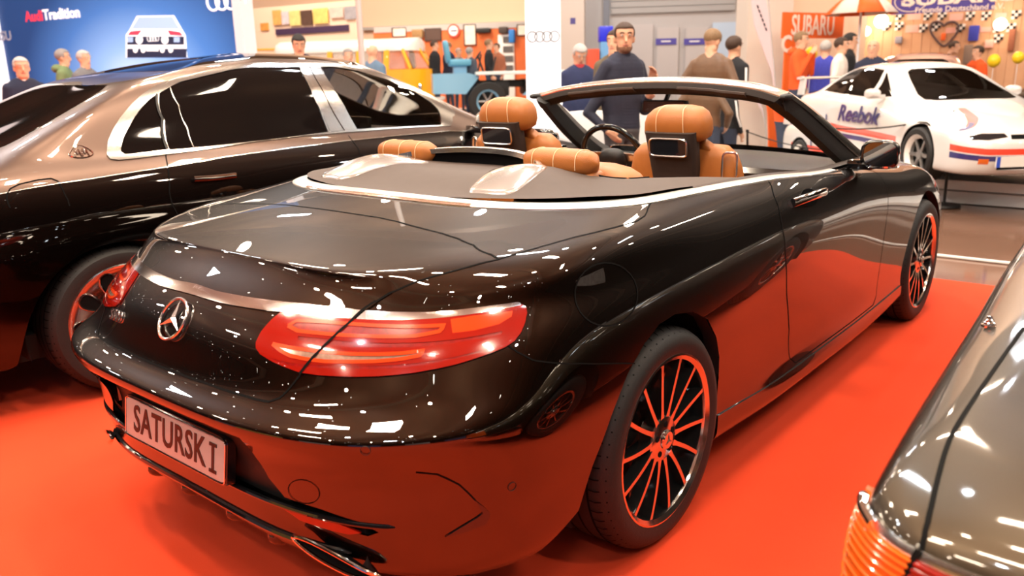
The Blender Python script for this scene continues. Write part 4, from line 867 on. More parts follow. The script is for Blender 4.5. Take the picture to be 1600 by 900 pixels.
def build_limousine():
    S = Shell(NET_SED); K = {k: ([tuple(q) for q in v] if isinstance(v, list) else v) for k, v in UVS.items()}
    car = empty('limousine', SED_LOC, SED_RZ, 'two-tone limousine with rose-brown upper body, black flanks and chrome window frames', 'car')
    dlo = K['DLO'][:]; dlo[16] = (18.65, 12.25)
    two = [(0, 7.5), (6.8, 7.5)]+K['TWO']+[(18, 9.2), (25, 8.6)]
    lower = [(0, 0)]+two+[(25, 0)]
    rwin = [(0, 10.3), (3.3, 10.3), (4.0, 10.5), (4.25, 11.1), (4.2, 11.8), (3.9, 12.4), (3.2, 12.75), (0, 12.9)]
    wsc = [(25, 10.15), (21.4, 10.15), (20.6, 10.5), (20.3, 11.5), (20.5, 13), (21.4, 13.6), (25, 13.7)]
    roof = [(0, 16), (0, 14.1), (8, 14.05), (17, 14.05), (25, 14.05), (25, 16)]
    cirr = [(-.50, .2), (-.46, .34), (-.41, .47), (-.33, .59), (-.21, .68), (-.08, .722), (.08, .722), (.21, .68), (.33, .59), (.40, .47), (.415, .34), (.42, .2)]
    ar = [tuple(q) for q in S.find(cr(cirr, 3), (0, 2), (1, -1), ulim=(5, 13), vlim=(.9, 8))]; archR = [(ar[0][0], 0)]+ar+[(ar[-1][0], 0)]
    cf = [(3.365+.41*math.cos(t), .35+.385*math.sin(t)) for t in np.linspace(PI*1.12, -PI*.12, 20)]
    af = [tuple(q) for q in S.find(cf, (0, 2), (1, -1), ulim=(13, 22), vlim=(.9, 9))]; archF = [(af[0][0], 0)]+af+[(af[-1][0], 0)]
    P = trim(S, [('lower', lower), ('roof_glass', roof), ('rear_window', rwin), ('windscreen', wsc), ('frame', dlo), ('quarter', K['QUARTER']), ('rglass', K['RGLASS']), ('bpil', K['BPIL']), ('fglass', K['FGLASS']), ('hole', archR), ('hole', archF)], 6, 4)
    def put(nm, key, m, side, off=0., sk=.006): return link(nm, shell_mesh(S, nm, P[key], side, off, sk), m, car)
    put('upper_body', 'body', M_rose, 'both'); put('lower_body', 'lower', M_obs, 'both'); put('glass_roof', 'roof_glass', M_priv, 'both', .001); put('rear_window', 'rear_window', M_priv, 'both', .001); put('windscreen', 'windscreen', M_tint, 'both', .001)
    for sd in ('right', 'left'):
        put('window_frame', 'frame', mat('frame_silver', (.50, .49, .47), rough=.2, metal=1.), sd, .006, .012); put('quarter_window', 'quarter', M_priv, sd, .002, .005); put('rear_door_window', 'rglass', M_priv, sd, .002, .005)
        put('door_pillar_trim', 'bpil', MATS['frame_silver'], sd, .008, .01); put('front_door_window', 'fglass', M_tint, sd, .002, .005)
    def gap(uv, w=.006, both=True, m=M_gap, nm='panel_gap', off=.0012):
        for mir in ((False, True) if both else (False,)):
            V, F = shell_strip(S, uv, w, off, mir); link(nm, pymesh(nm, V, F), m, car)
    gap(K['GAPR']+[(K['GAPR'][-1][0]+.1, 4.5), (K['GAPR'][-1][0]+.9, 2.5), (13.4, 2.3)]); gap(K['GAPF']+[(13.5, 6), (13.5, 2.3)]); gap(K['FLAP'], both=False); gap(K['RDIV'], .005, m=MATS['frame_silver'], off=.004, nm='window_divider'); gap(K['BDIV'], .006, off=.0095); gap(K['BDIV'], .003, off=.011, m=M_chrome, nm='pillar_chrome_line')  # last strip: thin chrome line over the dark pillar divider
    gap(two[1:-1], .004, m=M_satin, nm='two_tone_line'); gap([(16.6, 2.3), (16.6, 9.6)])
    for q in ([K['QUARTER'][6], K['QUARTER'][7], K['QUARTER'][8]],): gap(q, .012, off=.008, m=M_black, nm='window_divider')
    for cx, arr in ((0, ar), (3.365, af)):
        for sg in (1, -1):
            X = [S.pt(u, v)[0] for u, v in arr]; m = MB(); m.loft([[(q.x, (q.y+dy)*sg, q.z) for q in X] for dy in (0, .02, .06)], cap=False, closed=False); m.build('arch_lip', M_black, car)
            w = MB(); A = np.linspace(-.25, PI+.25, 18); w.loft([[(cx+.44*math.cos(t), -y*sg, .35+.42*math.sin(t)) for t in A] for y in (.90, .58)], cap=False, closed=False)
            w.add([(cx+.46*math.cos(t), -.58*sg, .35+.43*math.sin(t)) for t in A], [tuple(range(len(A)))]); w.build('wheel_well', M_liner, car)
    m = MB(); m.box((1.6, 0, .27), (5.0, 1.5, .12)); m.build('floor_pan', M_liner, car, smooth=False)
    # wheels: forged discs with ten small oval windows
    def forged(x, y, flip):
        r = make_wheel('wheel', car, (x, y, .35), R=.352, rim=.268, flip=flip, style='disc'); w = .27; yo = -w*.475
        M_fd = mat('forged_disc', (.55, .50, .47), rough=.12, metal=1.)
        d = MB(); d.lathe([(0, yo-.002), (.05, yo), (.085, yo+.016), (.225, yo+.010), (.248, yo+.004), (.262, yo+.012)], 60); d.build('wheel_disc', M_fd, r)
        first = None
        for k in range(10):
            if first is None:
                n = MB(); ol = cr([(.112, 0), (.135, .019), (.20, .034), (.232, .024), (.240, 0), (.232, -.024), (.20, -.034), (.135, -.019)], 4, True)
                n.add([(a, yo+.004, b) for a, b in ol], [tuple(range(len(ol)))]); first = o = n.build('disc_window', M_gap, r, smooth=False)
                t = MB(); t.tube([(a, yo+.004, b) for a, b in ol], .0045, 6, closed=True); rim_ = t.build('window_rim', M_chrome, r)
            else: o = link('disc_window', first.data, None, r); o2 = link('window_rim', rim_.data, None, r); o2.rotation_euler = (0, 2*PI*k/10, 0)
            o.rotation_euler = (0, 2*PI*k/10, 0)
        c = MB(); c.lathe([(0, yo-.006), (.03, yo-.005), (.036, yo+.002)], 24); c.build('hub_cap', M_chrome, r)
    for x in (0, 3.365): forged(x, -.80, False); forged(x, .80, True)
    # handles, mirrors, emblem
    for sg in (1, -1):
        for du in (0, 3.35):
            pts = [S.pt(u+du, v+(.35 if du else 0), .018)[0] for u, v in K['HANDLE']]; c_ = cr([(p.x, p.y*sg, p.z) for p in pts], 4); m = MB(); m.loft([se_ring(q, Vector((0, 0, 1)), Vector((0, 1, 0)), .014, .009, .7, 12) for q in c_]); m.build('door_handle', M_chrome, car)
        b = MB(); rg = [se_ring((2.47+dx, sg*(.985-.01*k), 1.135), Vector((0, 1, 0)), Vector((0, 0, 1)), w, hh, .6, 22) for k, (dx, w, hh) in enumerate(((-.04, .10, .058), (0, .112, .07), (.05, .10, .062), (.09, .07, .042), (.11, .02, .01)))]
        b.loft(rg); mm = b.build('door_mirror', M_rose, car, angle=60); g = MB(); g.loft([se_ring((2.428-.001*j, sg*.985, 1.135), Vector((0, 1, 0)), Vector((0, 0, 1)), .09, .05, .6, 22) for j in (0, 1)]); g.build('mirror_glass', M_mirror, mm)
        f = MB(); f.box((2.47, sg*.86, 1.08), (.09, .14, .05), bev=.015); f.build('mirror_foot', M_gloss, mm)
    p, n = S.pt(*K['EMBLEM'], .002); ex = Vector((1, 0, 0)); ex = (ex-n*ex.dot(n)).normalized(); up = n.cross(ex); up = up if up.z > 0 else -up
    e = MB(); e.tube([p+ex*.052*math.cos(t)*(1-.35*max(0, math.sin(t)))+up*(.040*math.sin(t) if math.sin(t) > 0 else .022*math.sin(t)) for t in np.linspace(0, 2*PI, 25)[:-1]], .0035, 6, closed=True); eo = e.build('double_m_emblem', M_chrome, car)
    for dx in (-.016, .016):
        for s_ in ((-.014, -.014, -.007, .022), (-.007, .022, 0, -.004), (0, -.004, .007, .022), (.007, .022, .014, -.014)):
            t = MB(); t.tube([p+ex*(dx+s_[0])+up*s_[1]+n*.002, p+ex*(dx+s_[2])+up*s_[3]+n*.002], .0032, 6); t.build('emblem_stroke', M_chrome, eo)
    # inside: dashboard, seats, door vent panel
    d = MB(); rg = [[(2.15, y, .7), (2.08, y, .95), (2.15, y, 1.03), (2.5, y, 1.06), (2.7, y, 1.02), (2.7, y, .7)] for y in np.linspace(-.74, .74, 9)]; d.loft(rg); d.build('dashboard', M_dash, car)
    sc = MB(); sc.box((2.07, .05, 1.09), (.03, .5, .14), bev=.01); sc.build('centre_display', M_screen, car)
    M_beige = mat('dark_beige_leather', (.10, .085, .055), rough=.5, noise=.1)
    for x, y in ((1.40, -.38), (1.40, .38), (.35, -.38), (.35, .38)):
        s = empty('seat'); s.parent = car; s.location = (x, y, 0); cushion('backrest', s, (-.1, 0, .85), (.22, .52, .62), M_beige, .5, (0, -.18, 0)); cushion('headrest', s, (-.19, 0, 1.26), (.11, .26, .18), M_beige, .6); cushion('seat_cushion', s, (.2, 0, .56), (.55, .52, .2), M_beige, .4)
    for sg in (1, -1):
        dp = MB(); dp.box((2.1, sg*.77, .92), (.9, .05, .30), bev=.02); dd = dp.build('door_card', M_beige, car)
    return car

def build_roadster():
    S = Shell(NET_ROAD); K = {k: ([tuple(q) for q in v] if isinstance(v, list) else v) for k, v in UVR.items()}
    car = empty('roadster', ROAD_LOC, ROAD_RZ, 'brown-grey classic roadster, its rear corner with amber and red tail lamp', 'car')
    g_ = K['GAP']; lidp = [(0, 11.9)]+[(9.3, 11.9)]+g_+[(g_[-1][0], 6.15), (0, 6.15)]
    vC = 6.15
    lampo = [(g_[-1][0]-.02, vC-.25), (7.0, vC-.25), (7.0, 3.1), (g_[-1][0]-.02, 3.1)]; lampi = [(1.2, vC-.25), (g_[-1][0]-.02, vC-.25), (g_[-1][0]-.02, 3.1), (1.2, 3.1)]
    chrome = [(0, vC+.10), (5.6, vC+.12), (5.6, vC-.25), (0, vC-.25)]
    bump = [(0, .8), (0, 2.7), (8.0, 2.7), (8.0, .8)]
    cirr = [(.37*math.cos(t)*1.05, .31+.36*math.sin(t)) for t in np.linspace(PI*1.1, -PI*.1, 20)]
    ar = [tuple(q) for q in S.find(cirr, (0, 2), (1, -1), ulim=(6, 13), vlim=(.9, 7))]; archR = [(ar[0][0], 0)]+ar+[(ar[-1][0], 0)]
    af = [tuple(q) for q in S.find([(a+2.46, b) for a, b in cirr], (0, 2), (1, -1), ulim=(12, 22), vlim=(.9, 7))]; archF = [(af[0][0], 0)]+af+[(af[-1][0], 0)]
    P = trim(S, [('trunk_lid', lidp), ('lo', lampo), ('li', lampi), ('chrome', chrome), ('bump', bump), ('hole', archR), ('hole', archF)], 7, 4)
    def put(nm, key, m, side, off=0., sk=.006, par=None): return link(nm, shell_mesh(S, nm, P[key], side, off, sk), m, par or car)
    put('body', 'body', M_grey, 'both'); put('trunk_lid', 'trunk_lid', M_grey, 'both', .0005); put('rear_bumper', 'bump', M_chrome, 'both', .05, .05)
    put('chrome_strip', 'chrome', M_satin, 'both', .007, .012)
    for sd, sg in (('right', 1), ('left', -1)):
        lo = put('indicator_lens', 'lo', M_amber, sd, .010, .014); li = put('tail_lamp', 'li', M_red, sd, .010, .014)
        for v in np.arange(3.35, 5.9, .24):
            for u0, u1, par, mm in ((g_[-1][0]+.02, 6.9, lo, M_amber), (1.3, g_[-1][0]-.06, li, M_redd)):
                pts = [S.pt(u, v, .0115)[0] for u in np.linspace(u0, u1, 16)]; t = MB(); t.tube([(p.x, p.y*sg, p.z) for p in pts], .0026, 6); t.build('lens_rib', mm, par)
        V, F = shell_strip(S, g_+[(g_[-1][0], 3.1)], .008, .0016, sg < 0); link('panel_gap', pymesh('panel_gap', V, F), M_gap, car)
        V, F = shell_strip(S, [(g_[-1][0], vC+.12), (g_[-1][0], 3.1)], .009, .0118, sg < 0); link('panel_gap', pymesh('panel_gap', V, F), M_gap, car)
        e = [S.pt(u, v, .012)[0] for u, v in [(5.2, vC-.1), (5.7, vC-.06), (6.2, vC), (6.7, vC+.04)]]; t = MB(); t.tube(cr([(p.x, p.y*sg, p.z) for p in e], 4), [.009]*12+[.003], 8); t.build('chrome_corner', M_chrome, car)
    # aerial base
    p, n = S.pt(*K['ANT'], 0.); a = MB(); a.lathe([(.016, 0), (.016, .004), (.011, .006), (.012, .010), (.009, .012), (.0095, .016), (.006, .019), (.005, .024), (0, .025)], 20, axis='z', c=(p.x, -p.y, p.z)); a.build('aerial_base', M_chrome, car)
    ho = MB(); V = []; us = np.linspace(0, 25, 51); X = S.ev(us, np.full(51, 12.))[0]
    ring = [tuple(q) for q in X]+[(q[0], -q[1], q[2]) for q in X[-2:0:-1]]
    ho.loft([ring, [(a*.97+.02, b*.95, c+.012) for a, b, c in ring], [(a*.6+.3, b*.5, c+.03) for a, b, c in ring]]); ho.build('cabin_cover', mat('black_soft_top', (.012, .011, .011), rough=.85, noise=.2, bump=.3), car)
    m = MB(); m.box((1.2, 0, .30), (4.2, 1.4, .12)); m.build('floor_pan', M_liner, car, smooth=False)
    for cx, arr in ((0, ar), (2.46, af)):
        for sg in (1, -1):
            w = MB(); A = np.linspace(-.25, PI+.25, 18); w.loft([[(cx+.40*math.cos(t), -y*sg, .31+.40*math.sin(t)) for t in A] for y in (.86, .55)], cap=False, closed=False); w.add([(cx+.40*math.cos(t), -.55*sg, .31+.40*math.sin(t)) for t in A], [tuple(range(len(A)))]); w.build('wheel_well', M_liner, car)
    for x in (0, 2.46):
        for sg in (1, -1): make_wheel('wheel', car, (x, -sg*.745, .315), R=.315, rim=.19, width=.2, flip=sg < 0, style='multi', spokes=10)
    return car
# ------------------------------------------------------------------ hall
M_red_carpet = mat('red_carpet', (.60, .042, .006), rough=.95, noise=.08, nscale=5, bump=.35, bscale=500)
M_hallfloor = mat('hall_floor_brown', (.17, .095, .065), rough=.10, noise=.18, nscale=2.5)
M_ceiling = mat('hall_ceiling', (.20, .125, .080), rough=.9, noise=.3, nscale=.6)
M_hallwall = mat('hall_wall_brown', (.04, .027, .02), rough=.85, noise=.2, nscale=.8)
M_peach = mat('peach_wall', (.86, .60, .44), rough=.85, noise=.03, nscale=.5)
M_greyw = mat('grey_wall', (.42, .39, .38), rough=.7, noise=.04, nscale=1.)
M_stand_white = mat('stand_white', (.80, .78, .76), rough=.4)
def setting():
    def S(name, c, d, m, bev=0.):
        b = MB(); b.box(c, d, bev=bev); o = b.build(name, m, None, smooth=False); o['kind'] = 'structure'; return o
    S('floor', (10, 5, -.06), (76, 70, .1), M_hallfloor)
    S('floor_carpet', (-4.0, 0, -.011), (16.04, 60, .022), M_red_carpet)
    S('ceiling', (10, 5, 9.5), (76, 70, .2), M_ceiling)
    S('wall_front', (48, 5, 4.7), (.3, 70, 9.6), M_hallwall); S('wall_rear', (-28, 5, 4.7), (.3, 70, 9.6), M_hallwall); S('wall_right', (10, -30, 4.7), (76, .3, 9.6), M_hallwall); S('wall_left', (10, 40, 4.7), (76, .3, 9.6), M_hallwall)
    for k in range(9): S('trim_%d' % (k+1), (-22+8*k, 5, 8.9), (.35, 70, .5), M_ceiling)
    S('floor_edge_strip', (4.78, 0, .004), (.035, 30, .012), M_stand_white)
    b = MB(); b.box((9.2, .6, .197), (3.6, 8.6, .10), bev=.01); o = b.build('display_platform', M_stand_white); tag(o, 'low white platform carrying the white racing coupe', 'platform')
    b = MB(); b.box((9.24, .6, .06), (3.5, 8.4, .12)); b.build('platform_base', M_stand_white, o, smooth=False)
    b = MB(); b.box((9.26, .6, .133), (3.3, 8.2, .04)); b.build('platform_painted_shade', M_gap, o, smooth=False)  # black box put in for the dark shade under the slab
    b = MB(); b.prism([(2.9, 6.6), (8.4, 6.6), (8.4, 9.3), (5.7, 9.3), (4.3, 15.3), (2.9, 15.3)], 0, .14); o = b.build('display_platform', M_stand_white, smooth=False); tag(o, 'raised white floor in front of the blue Audi wall', 'platform')
    b = MB(); b.prism([(9, 10.3), (12.5, 10.0), (16.0, 13.0), (17.2, 15.2), (14.8, 19.0), (9, 17)], 0, .34); o = b.build('display_platform', mat('stage_grey', (.45, .38, .34), rough=.6), smooth=False); tag(o, 'raised floor under the yellow bus and the blue tractor', 'platform')
    # booths at the far side of the hall behind the visitor: what the boot lid and bumper mirror
    for k, (x, y, w, h, c) in enumerate(((-17, -8, 6, 3.2, (.10, .22, .55)), (-19, 0, 5, 2.6, (.75, .72, .68)), (-16, 7, 6, 3.0, (.55, .40, .10)), (-20, 14, 7, 3.4, (.30, .32, .38)), (-12, -16, 6, 3., (.70, .68, .66)), (-4, -20, 7, 3., (.12, .14, .30)), (6, -21, 8, 3.2, (.72, .55, .40)), (16, -20, 8, 3.4, (.55, .50, .48)))):
        S('wall_booth_%d' % (k+1), (x, y, h/2), (.3 if x < -10 and y > -12 else w, w if x < -10 and y > -12 else .3, h), mat('booth_%d' % k, c, rough=.7, noise=.5, nscale=1.3))
    # strings of tiny lamps high under the roof behind the visitor
    ml = mat('tiny_lamp_glow', (1, .9, .8), emit=(1., .90, .75), estr=14.); ml.cycles.emission_sampling = 'NONE'
    b = MB(); rnd = random.Random(3)
    for k in range(200):
        x, y = rnd.uniform(-26, 2), rnd.uniform(-26, 30); b.ball((x, y, rnd.choice((6.2, 7.0, 7.8, 8.4))), rnd.uniform(.025, .05), 8, 6)
    o = b.build('tiny_ceiling_lamps', ml, None, fix=False); o['kind'] = 'stuff'; tag(o, 'strings of tiny warm lamps high under the hall roof', 'lamps')
# ------------------------------------------------------------------ people
def pos(u, v, D):
    """place for something seen in direction (u, v) at distance D along the view axis"""
    fw = Vector((math.cos(CAM_PITCH)*math.cos(CAM_YAW), math.cos(CAM_PITCH)*math.sin(CAM_YAW), -math.sin(CAM_PITCH)))
    r = Vector((math.sin(CAM_YAW), -math.cos(CAM_YAW), 0)); d = fw.cross(r); c, s = math.cos(CAM_ROLL), math.sin(CAM_ROLL)
    rr = c*r+s*d; dd = -s*r+c*d
    return Vector(CAM_POS)+(rr*((u-800)/CAM_F)+dd*((v-450)/CAM_F)+fw)*D
def toward_camera(p): return math.atan2(CAM_POS[1]-p[1], CAM_POS[0]-p[0])
def cloth(name, c, rough=.85): return mat('cloth_'+name, c, rough=rough, noise=.18, nscale=12, bump=.35, bscale=45)
M_skin = mat('skin', (.62, .34, .22), rough=.5, noise=.06)
M_lip = mat('lips', (.42, .15, .12), rough=.5); M_eye = mat('eye_dark', (.02, .014, .01), rough=.2); M_white = mat('eye_white', (.75, .72, .68), rough=.3)
def hairm(n, c): return mat('hair_'+n, c, rough=.65, noise=.35, nscale=60, bump=.5, bscale=150)
def capsule(a, b, ra, rb, fl=(1, 1), n=12):
    """tapered capsule a-b, cross-section flattened by fl along (side, front) of the person"""
    a, b = Vector(a), Vector(b); t = (b-a); L = t.length; t = t/L if L > 1e-6 else Vector((0, 0, 1))
    ex = Vector((1, 0, 0)) if abs(t.x) < .9 else Vector((0, 0, 1)); e1 = (ex-t*ex.dot(t)).normalized(); e2 = t.cross(e1); rg = []
    for k in range(1, 5): an = PI/2*k/4; rg.append((a-t*ra*math.cos(an), ra*math.sin(an)))
    for k in range(4): an = PI/2*k/4; rg.append((b+t*rb*math.sin(an), rb*math.cos(an)))
    V = []; F = []
    for c, r in rg:
        for k in range(n): q = 2*PI*k/n; V.append(c+e1*(r*math.cos(q)*fl[0])+e2*(r*math.sin(q)*fl[1]))
    m = len(rg)
    for i in range(m-1):
        for k in range(n): F.append((i*n+k, i*n+(k+1) % n, (i+1)*n+(k+1) % n, (i+1)*n+k))
    F.append(tuple(range(n))[::-1]); F.append(tuple(range((m-1)*n, m*n)))
    return V, F
def person(p, yaw, H=1.76, z0=0., top=None, legs=None, shoe=None, hair=None, label='', arms=None, head_turn=0., head_tilt=0., lean=0., bald=False, beard=None, vox=.017, skin=None, collar=None, sit=0., group=None, hood=None, stripe=None):
    """standing figure looking along its +x; arms: {'l':(elbow, hand), 'r':...} in metres for a 1.76 m person"""
    s = H/1.76; skin = skin or M_skin; top = top or cloth('navy', (.02, .025, .05)); legs = legs or cloth('jeans', (.03, .04, .07)); shoe = shoe or M_black; hair = hair or hairm('brown', (.05, .03, .02))
    root = empty('person', (p[0], p[1], z0), yaw, label, 'person', group)
    prims = []   # (a, b, ra, rb, fl, mat)
    def C(a, b, ra, rb, m, fl=(1, 1)): prims.append((Vector(a), Vector(b), ra, rb, fl, m))
    lx = lean
    sh = lambda z: Vector((lx*max(0, z-.95), 0, 0))
    mats = [top, legs, shoe, skin]+([beard] if beard else [])
    # legs
    for sg in (1, -1):
        C((0, sg*.09, .92), (.012, sg*.10, .50), .092, .062, 1); C((.012, sg*.10, .50), (-.02, sg*.105, .10), .060, .043, 1)
        C((-.03, sg*.105, .055), (.15, sg*.12, .04), .045, .036, 2, (1, 1))
    C((0, .075, .95), (0, -.075, .95), .108, .108, 1)
    # trunk: stacked horizontal capsules
    for z in np.linspace(1.0, 1.455, 15):
        w = float(np.interp(z, [1.0, 1.12, 1.22, 1.32, 1.40, 1.455], [.085, .080, .092, .105, .108, .080])); r = float(np.interp(z, [1.0, 1.12, 1.22, 1.32, 1.40, 1.455], [.106, .104, .110, .112, .100, .072])); o = sh(z); C(o+Vector((0, w, z)), o+Vector((0, -w, z)), r, r, 0)
    # arms and hands
    dflt = {'l': ((-.03, .220, 1.15), (.07, .205, .92)), 'r': ((-.03, -.220, 1.15), (.07, -.205, .92))}
    if arms: dflt.update(arms)
    for k, sg in (('l', 1), ('r', -1)):
        e, h = [Vector(q) for q in dflt[k]]; S0 = sh(1.42)+Vector((0, sg*.172, 1.41))
        C(S0, e, .066, .052, 0); C(e, h, .050, .036, 0)
        d = (h-e).normalized(); C(h, h+d*.03, .028, .030, 3); inw = Vector((0, -sg, 0)); side = (Vector((1, 0, 0))-d*d.x); side = side.normalized() if side.length > .2 else Vector((0, 0, 1))
        pb = h+d*.02
        C(pb-side*.014, pb+d*.065-side*.020, .019, .017, 3); C(pb+side*.014, pb+d*.065+side*.020, .019, .017, 3)
        for f in range(4):
            off = side*(.030-.020*f); L = (.062, .072, .068, .052)[f]; q0 = pb+d*.075+off; q1 = q0+d*L*.55+inw*.006; q2 = q1+d*L*.42+inw*.022
            C(q0, q1, .0105, .0095, 3); C(q1, q2, .0095, .008, 3)
        t0 = pb+d*.02+side*.035; t1 = t0+d*.035+side*.022+inw*.01; C(t0, t1, .0125, .011, 3); C(t1, t1+d*.03+inw*.008, .0105, .009, 3)
    # neck and head
    hc = sh(1.62)+Vector((.015+.0, 0, 1.625)); C(sh(1.45)+Vector((-.012, 0, 1.45)), sh(1.56)+Vector((.0, 0, 1.565)), .060, .055, 3)
    ct, st = math.cos(head_turn), math.sin(head_turn); cp, sp = math.cos(head_tilt), math.sin(head_tilt)
    def Hd(x, y, z):
        x, z = x*cp+z*sp, -x*sp+z*cp; return hc+Vector((x*ct-y*st, x*st+y*ct, z))
    bi = 4 if beard else 3
    C(Hd(-.022, 0, .045), Hd(.012, 0, .055), .086, .080, 3); C(Hd(.01, 0, .0), Hd(.022, 0, -.03), .070, .060, 3)
    C(Hd(.04, .018, -.075), Hd(.04, -.018, -.075), .036, .036, bi); C(Hd(.0, .03, -.06), Hd(.0, -.03, -.06), .042, .042, bi)
    C(Hd(.085, 0, .025), Hd(.105, 0, -.012), .009, .014, 3)
    for sg in (1, -1): C(Hd(-.005, sg*.078, .02), Hd(-.008, sg*.080, -.015), .016, .012, 3); C(Hd(.07, sg*.03, .052), Hd(.07, sg*.014, .052), .012, .012, 3)
    V = []; F = []
    for a, b, ra, rb, fl, m in prims:
        v, f = capsule(a, b, ra, rb, fl); o = len(V); V += v; F += [tuple(i+o for i in q) for q in f]
    me = pymesh('body', [tuple(q*s) for q in V], F); ob = bpy.data.objects.new('body_tmp', me); COL.objects.link(ob)
    r = ob.modifiers.new('r', 'REMESH'); r.mode = 'VOXEL'; r.voxel_size = vox; r.use_smooth_shade = True
    sm = ob.modifiers.new('s', 'SMOOTH'); sm.factor = .5; sm.iterations = 5
    bpy.context.view_layer.update(); me2 = bpy.data.meshes.new_from_object(ob.evaluated_get(bpy.context.evaluated_depsgraph_get())); bpy.data.objects.remove(ob)
    me2.name = 'body'; me2.materials.clear()
    for m in mats: me2.materials.append(m)
    n = len(me2.polygons); cen = np.empty(n*3); me2.polygons.foreach_get('center', cen); cen = cen.reshape(-1, 3)/s
    best = np.full(n, 1e9); idx = np.zeros(n, int)
    for a, b, ra, rb, fl, m in prims:
        A = np.array(a); B = np.array(b); ab = B-A; t = np.clip(((cen-A)@ab)/(ab@ab+1e-9), 0, 1); d = np.linalg.norm(cen-(A+t[:, None]*ab), axis=1)-(ra+(rb-ra)*t)
        k = d < best; best[k] = d[k]; idx[k] = m
    me2.polygons.foreach_set('material_index', idx.astype(np.int32)); me2.polygons.foreach_set('use_smooth', [True]*n)
    link('body', me2, None, root)
    # hair
    if not bald:
        hb = MB(); hb.ball((0, 0, 0), (1, 1, 1), 22, 16); keep = []
        W = [(Vector(q)) for q in hb.V]; out = []
        for q in W:
            x, y, z = q.x*.108-.012, q.y*.090, q.z*.092+.058
            out.append((x, y, z))
        for f in hb.F:
            c = sum((Vector(out[i]) for i in f), Vector())/len(f)
            if c.z > .092 or (c.x < .038 and c.z > .025) or (c.x < -.025 and c.z > -.055): keep.append(f)
        h2 = MB(); h2.add([tuple(Hd(*q)*s) for q in out], keep); ho = h2.build('hair', hair, root, angle=180)
        so = ho.modifiers.new('t', 'SOLIDIFY'); so.thickness = .012*s; so.offset = -1
    for sg in (1, -1):
        e = MB(); e.ball(tuple(Hd(.078, sg*.031, .036)*s), .0092*s, 10, 8); eo = e.build('eye', M_white, root)
        e = MB(); e.ball(tuple(Hd(.0865, sg*.031, .036)*s), .0052*s, 8, 6); e.build('iris', M_eye, eo)
        b = MB(); b.tube([Hd(.088, sg*.014, .054)*s, Hd(.088, sg*.032, .060)*s, Hd(.078, sg*.050, .054)*s], .0045*s, 6); b.build('eyebrow', hair if not bald else hairm('brown', (.05, .03, .02)), root)
    l = MB(); l.tube([Hd(.071, .022, -.045)*s, Hd(.082, .0, -.043)*s, Hd(.071, -.022, -.045)*s], .006*s, 6); l.build('mouth', M_lip, root)
    if collar:
        c = MB(); c.lathe([(.066, 1.47), (.072, 1.50), (.070, 1.535), (.064, 1.53), (.064, 1.48)], 20, axis='z', c=(-.008+sh(1.5).x, 0, 0), closed=True); co = c.build('collar', collar, root); co.scale = (s, s, s)
    if hood:
        c = MB(); c.ball((-.085+sh(1.5).x, 0, 1.49), (.085, .135, .065), 18, 10); co = c.build('hood', hood, root); co.scale = (s, s, s)
    if stripe:
        for sg in (1, -1):
            e, h = [Vector(q) for q in dflt['l' if sg > 0 else 'r']]; S0 = sh(1.42)+Vector((0, sg*.172, 1.41)); o = Vector((-.02, sg*.058, 0))
            t = MB(); t.tube([(S0+o+Vector((0, 0, .0)))*s, (S0.lerp(e, .5)+o*.95)*s, (e+o*.85)*s, (e.lerp(h, .7)+o*.7)*s], .014*s, 6); t.build('sleeve_stripe', stripe, root)
    return root
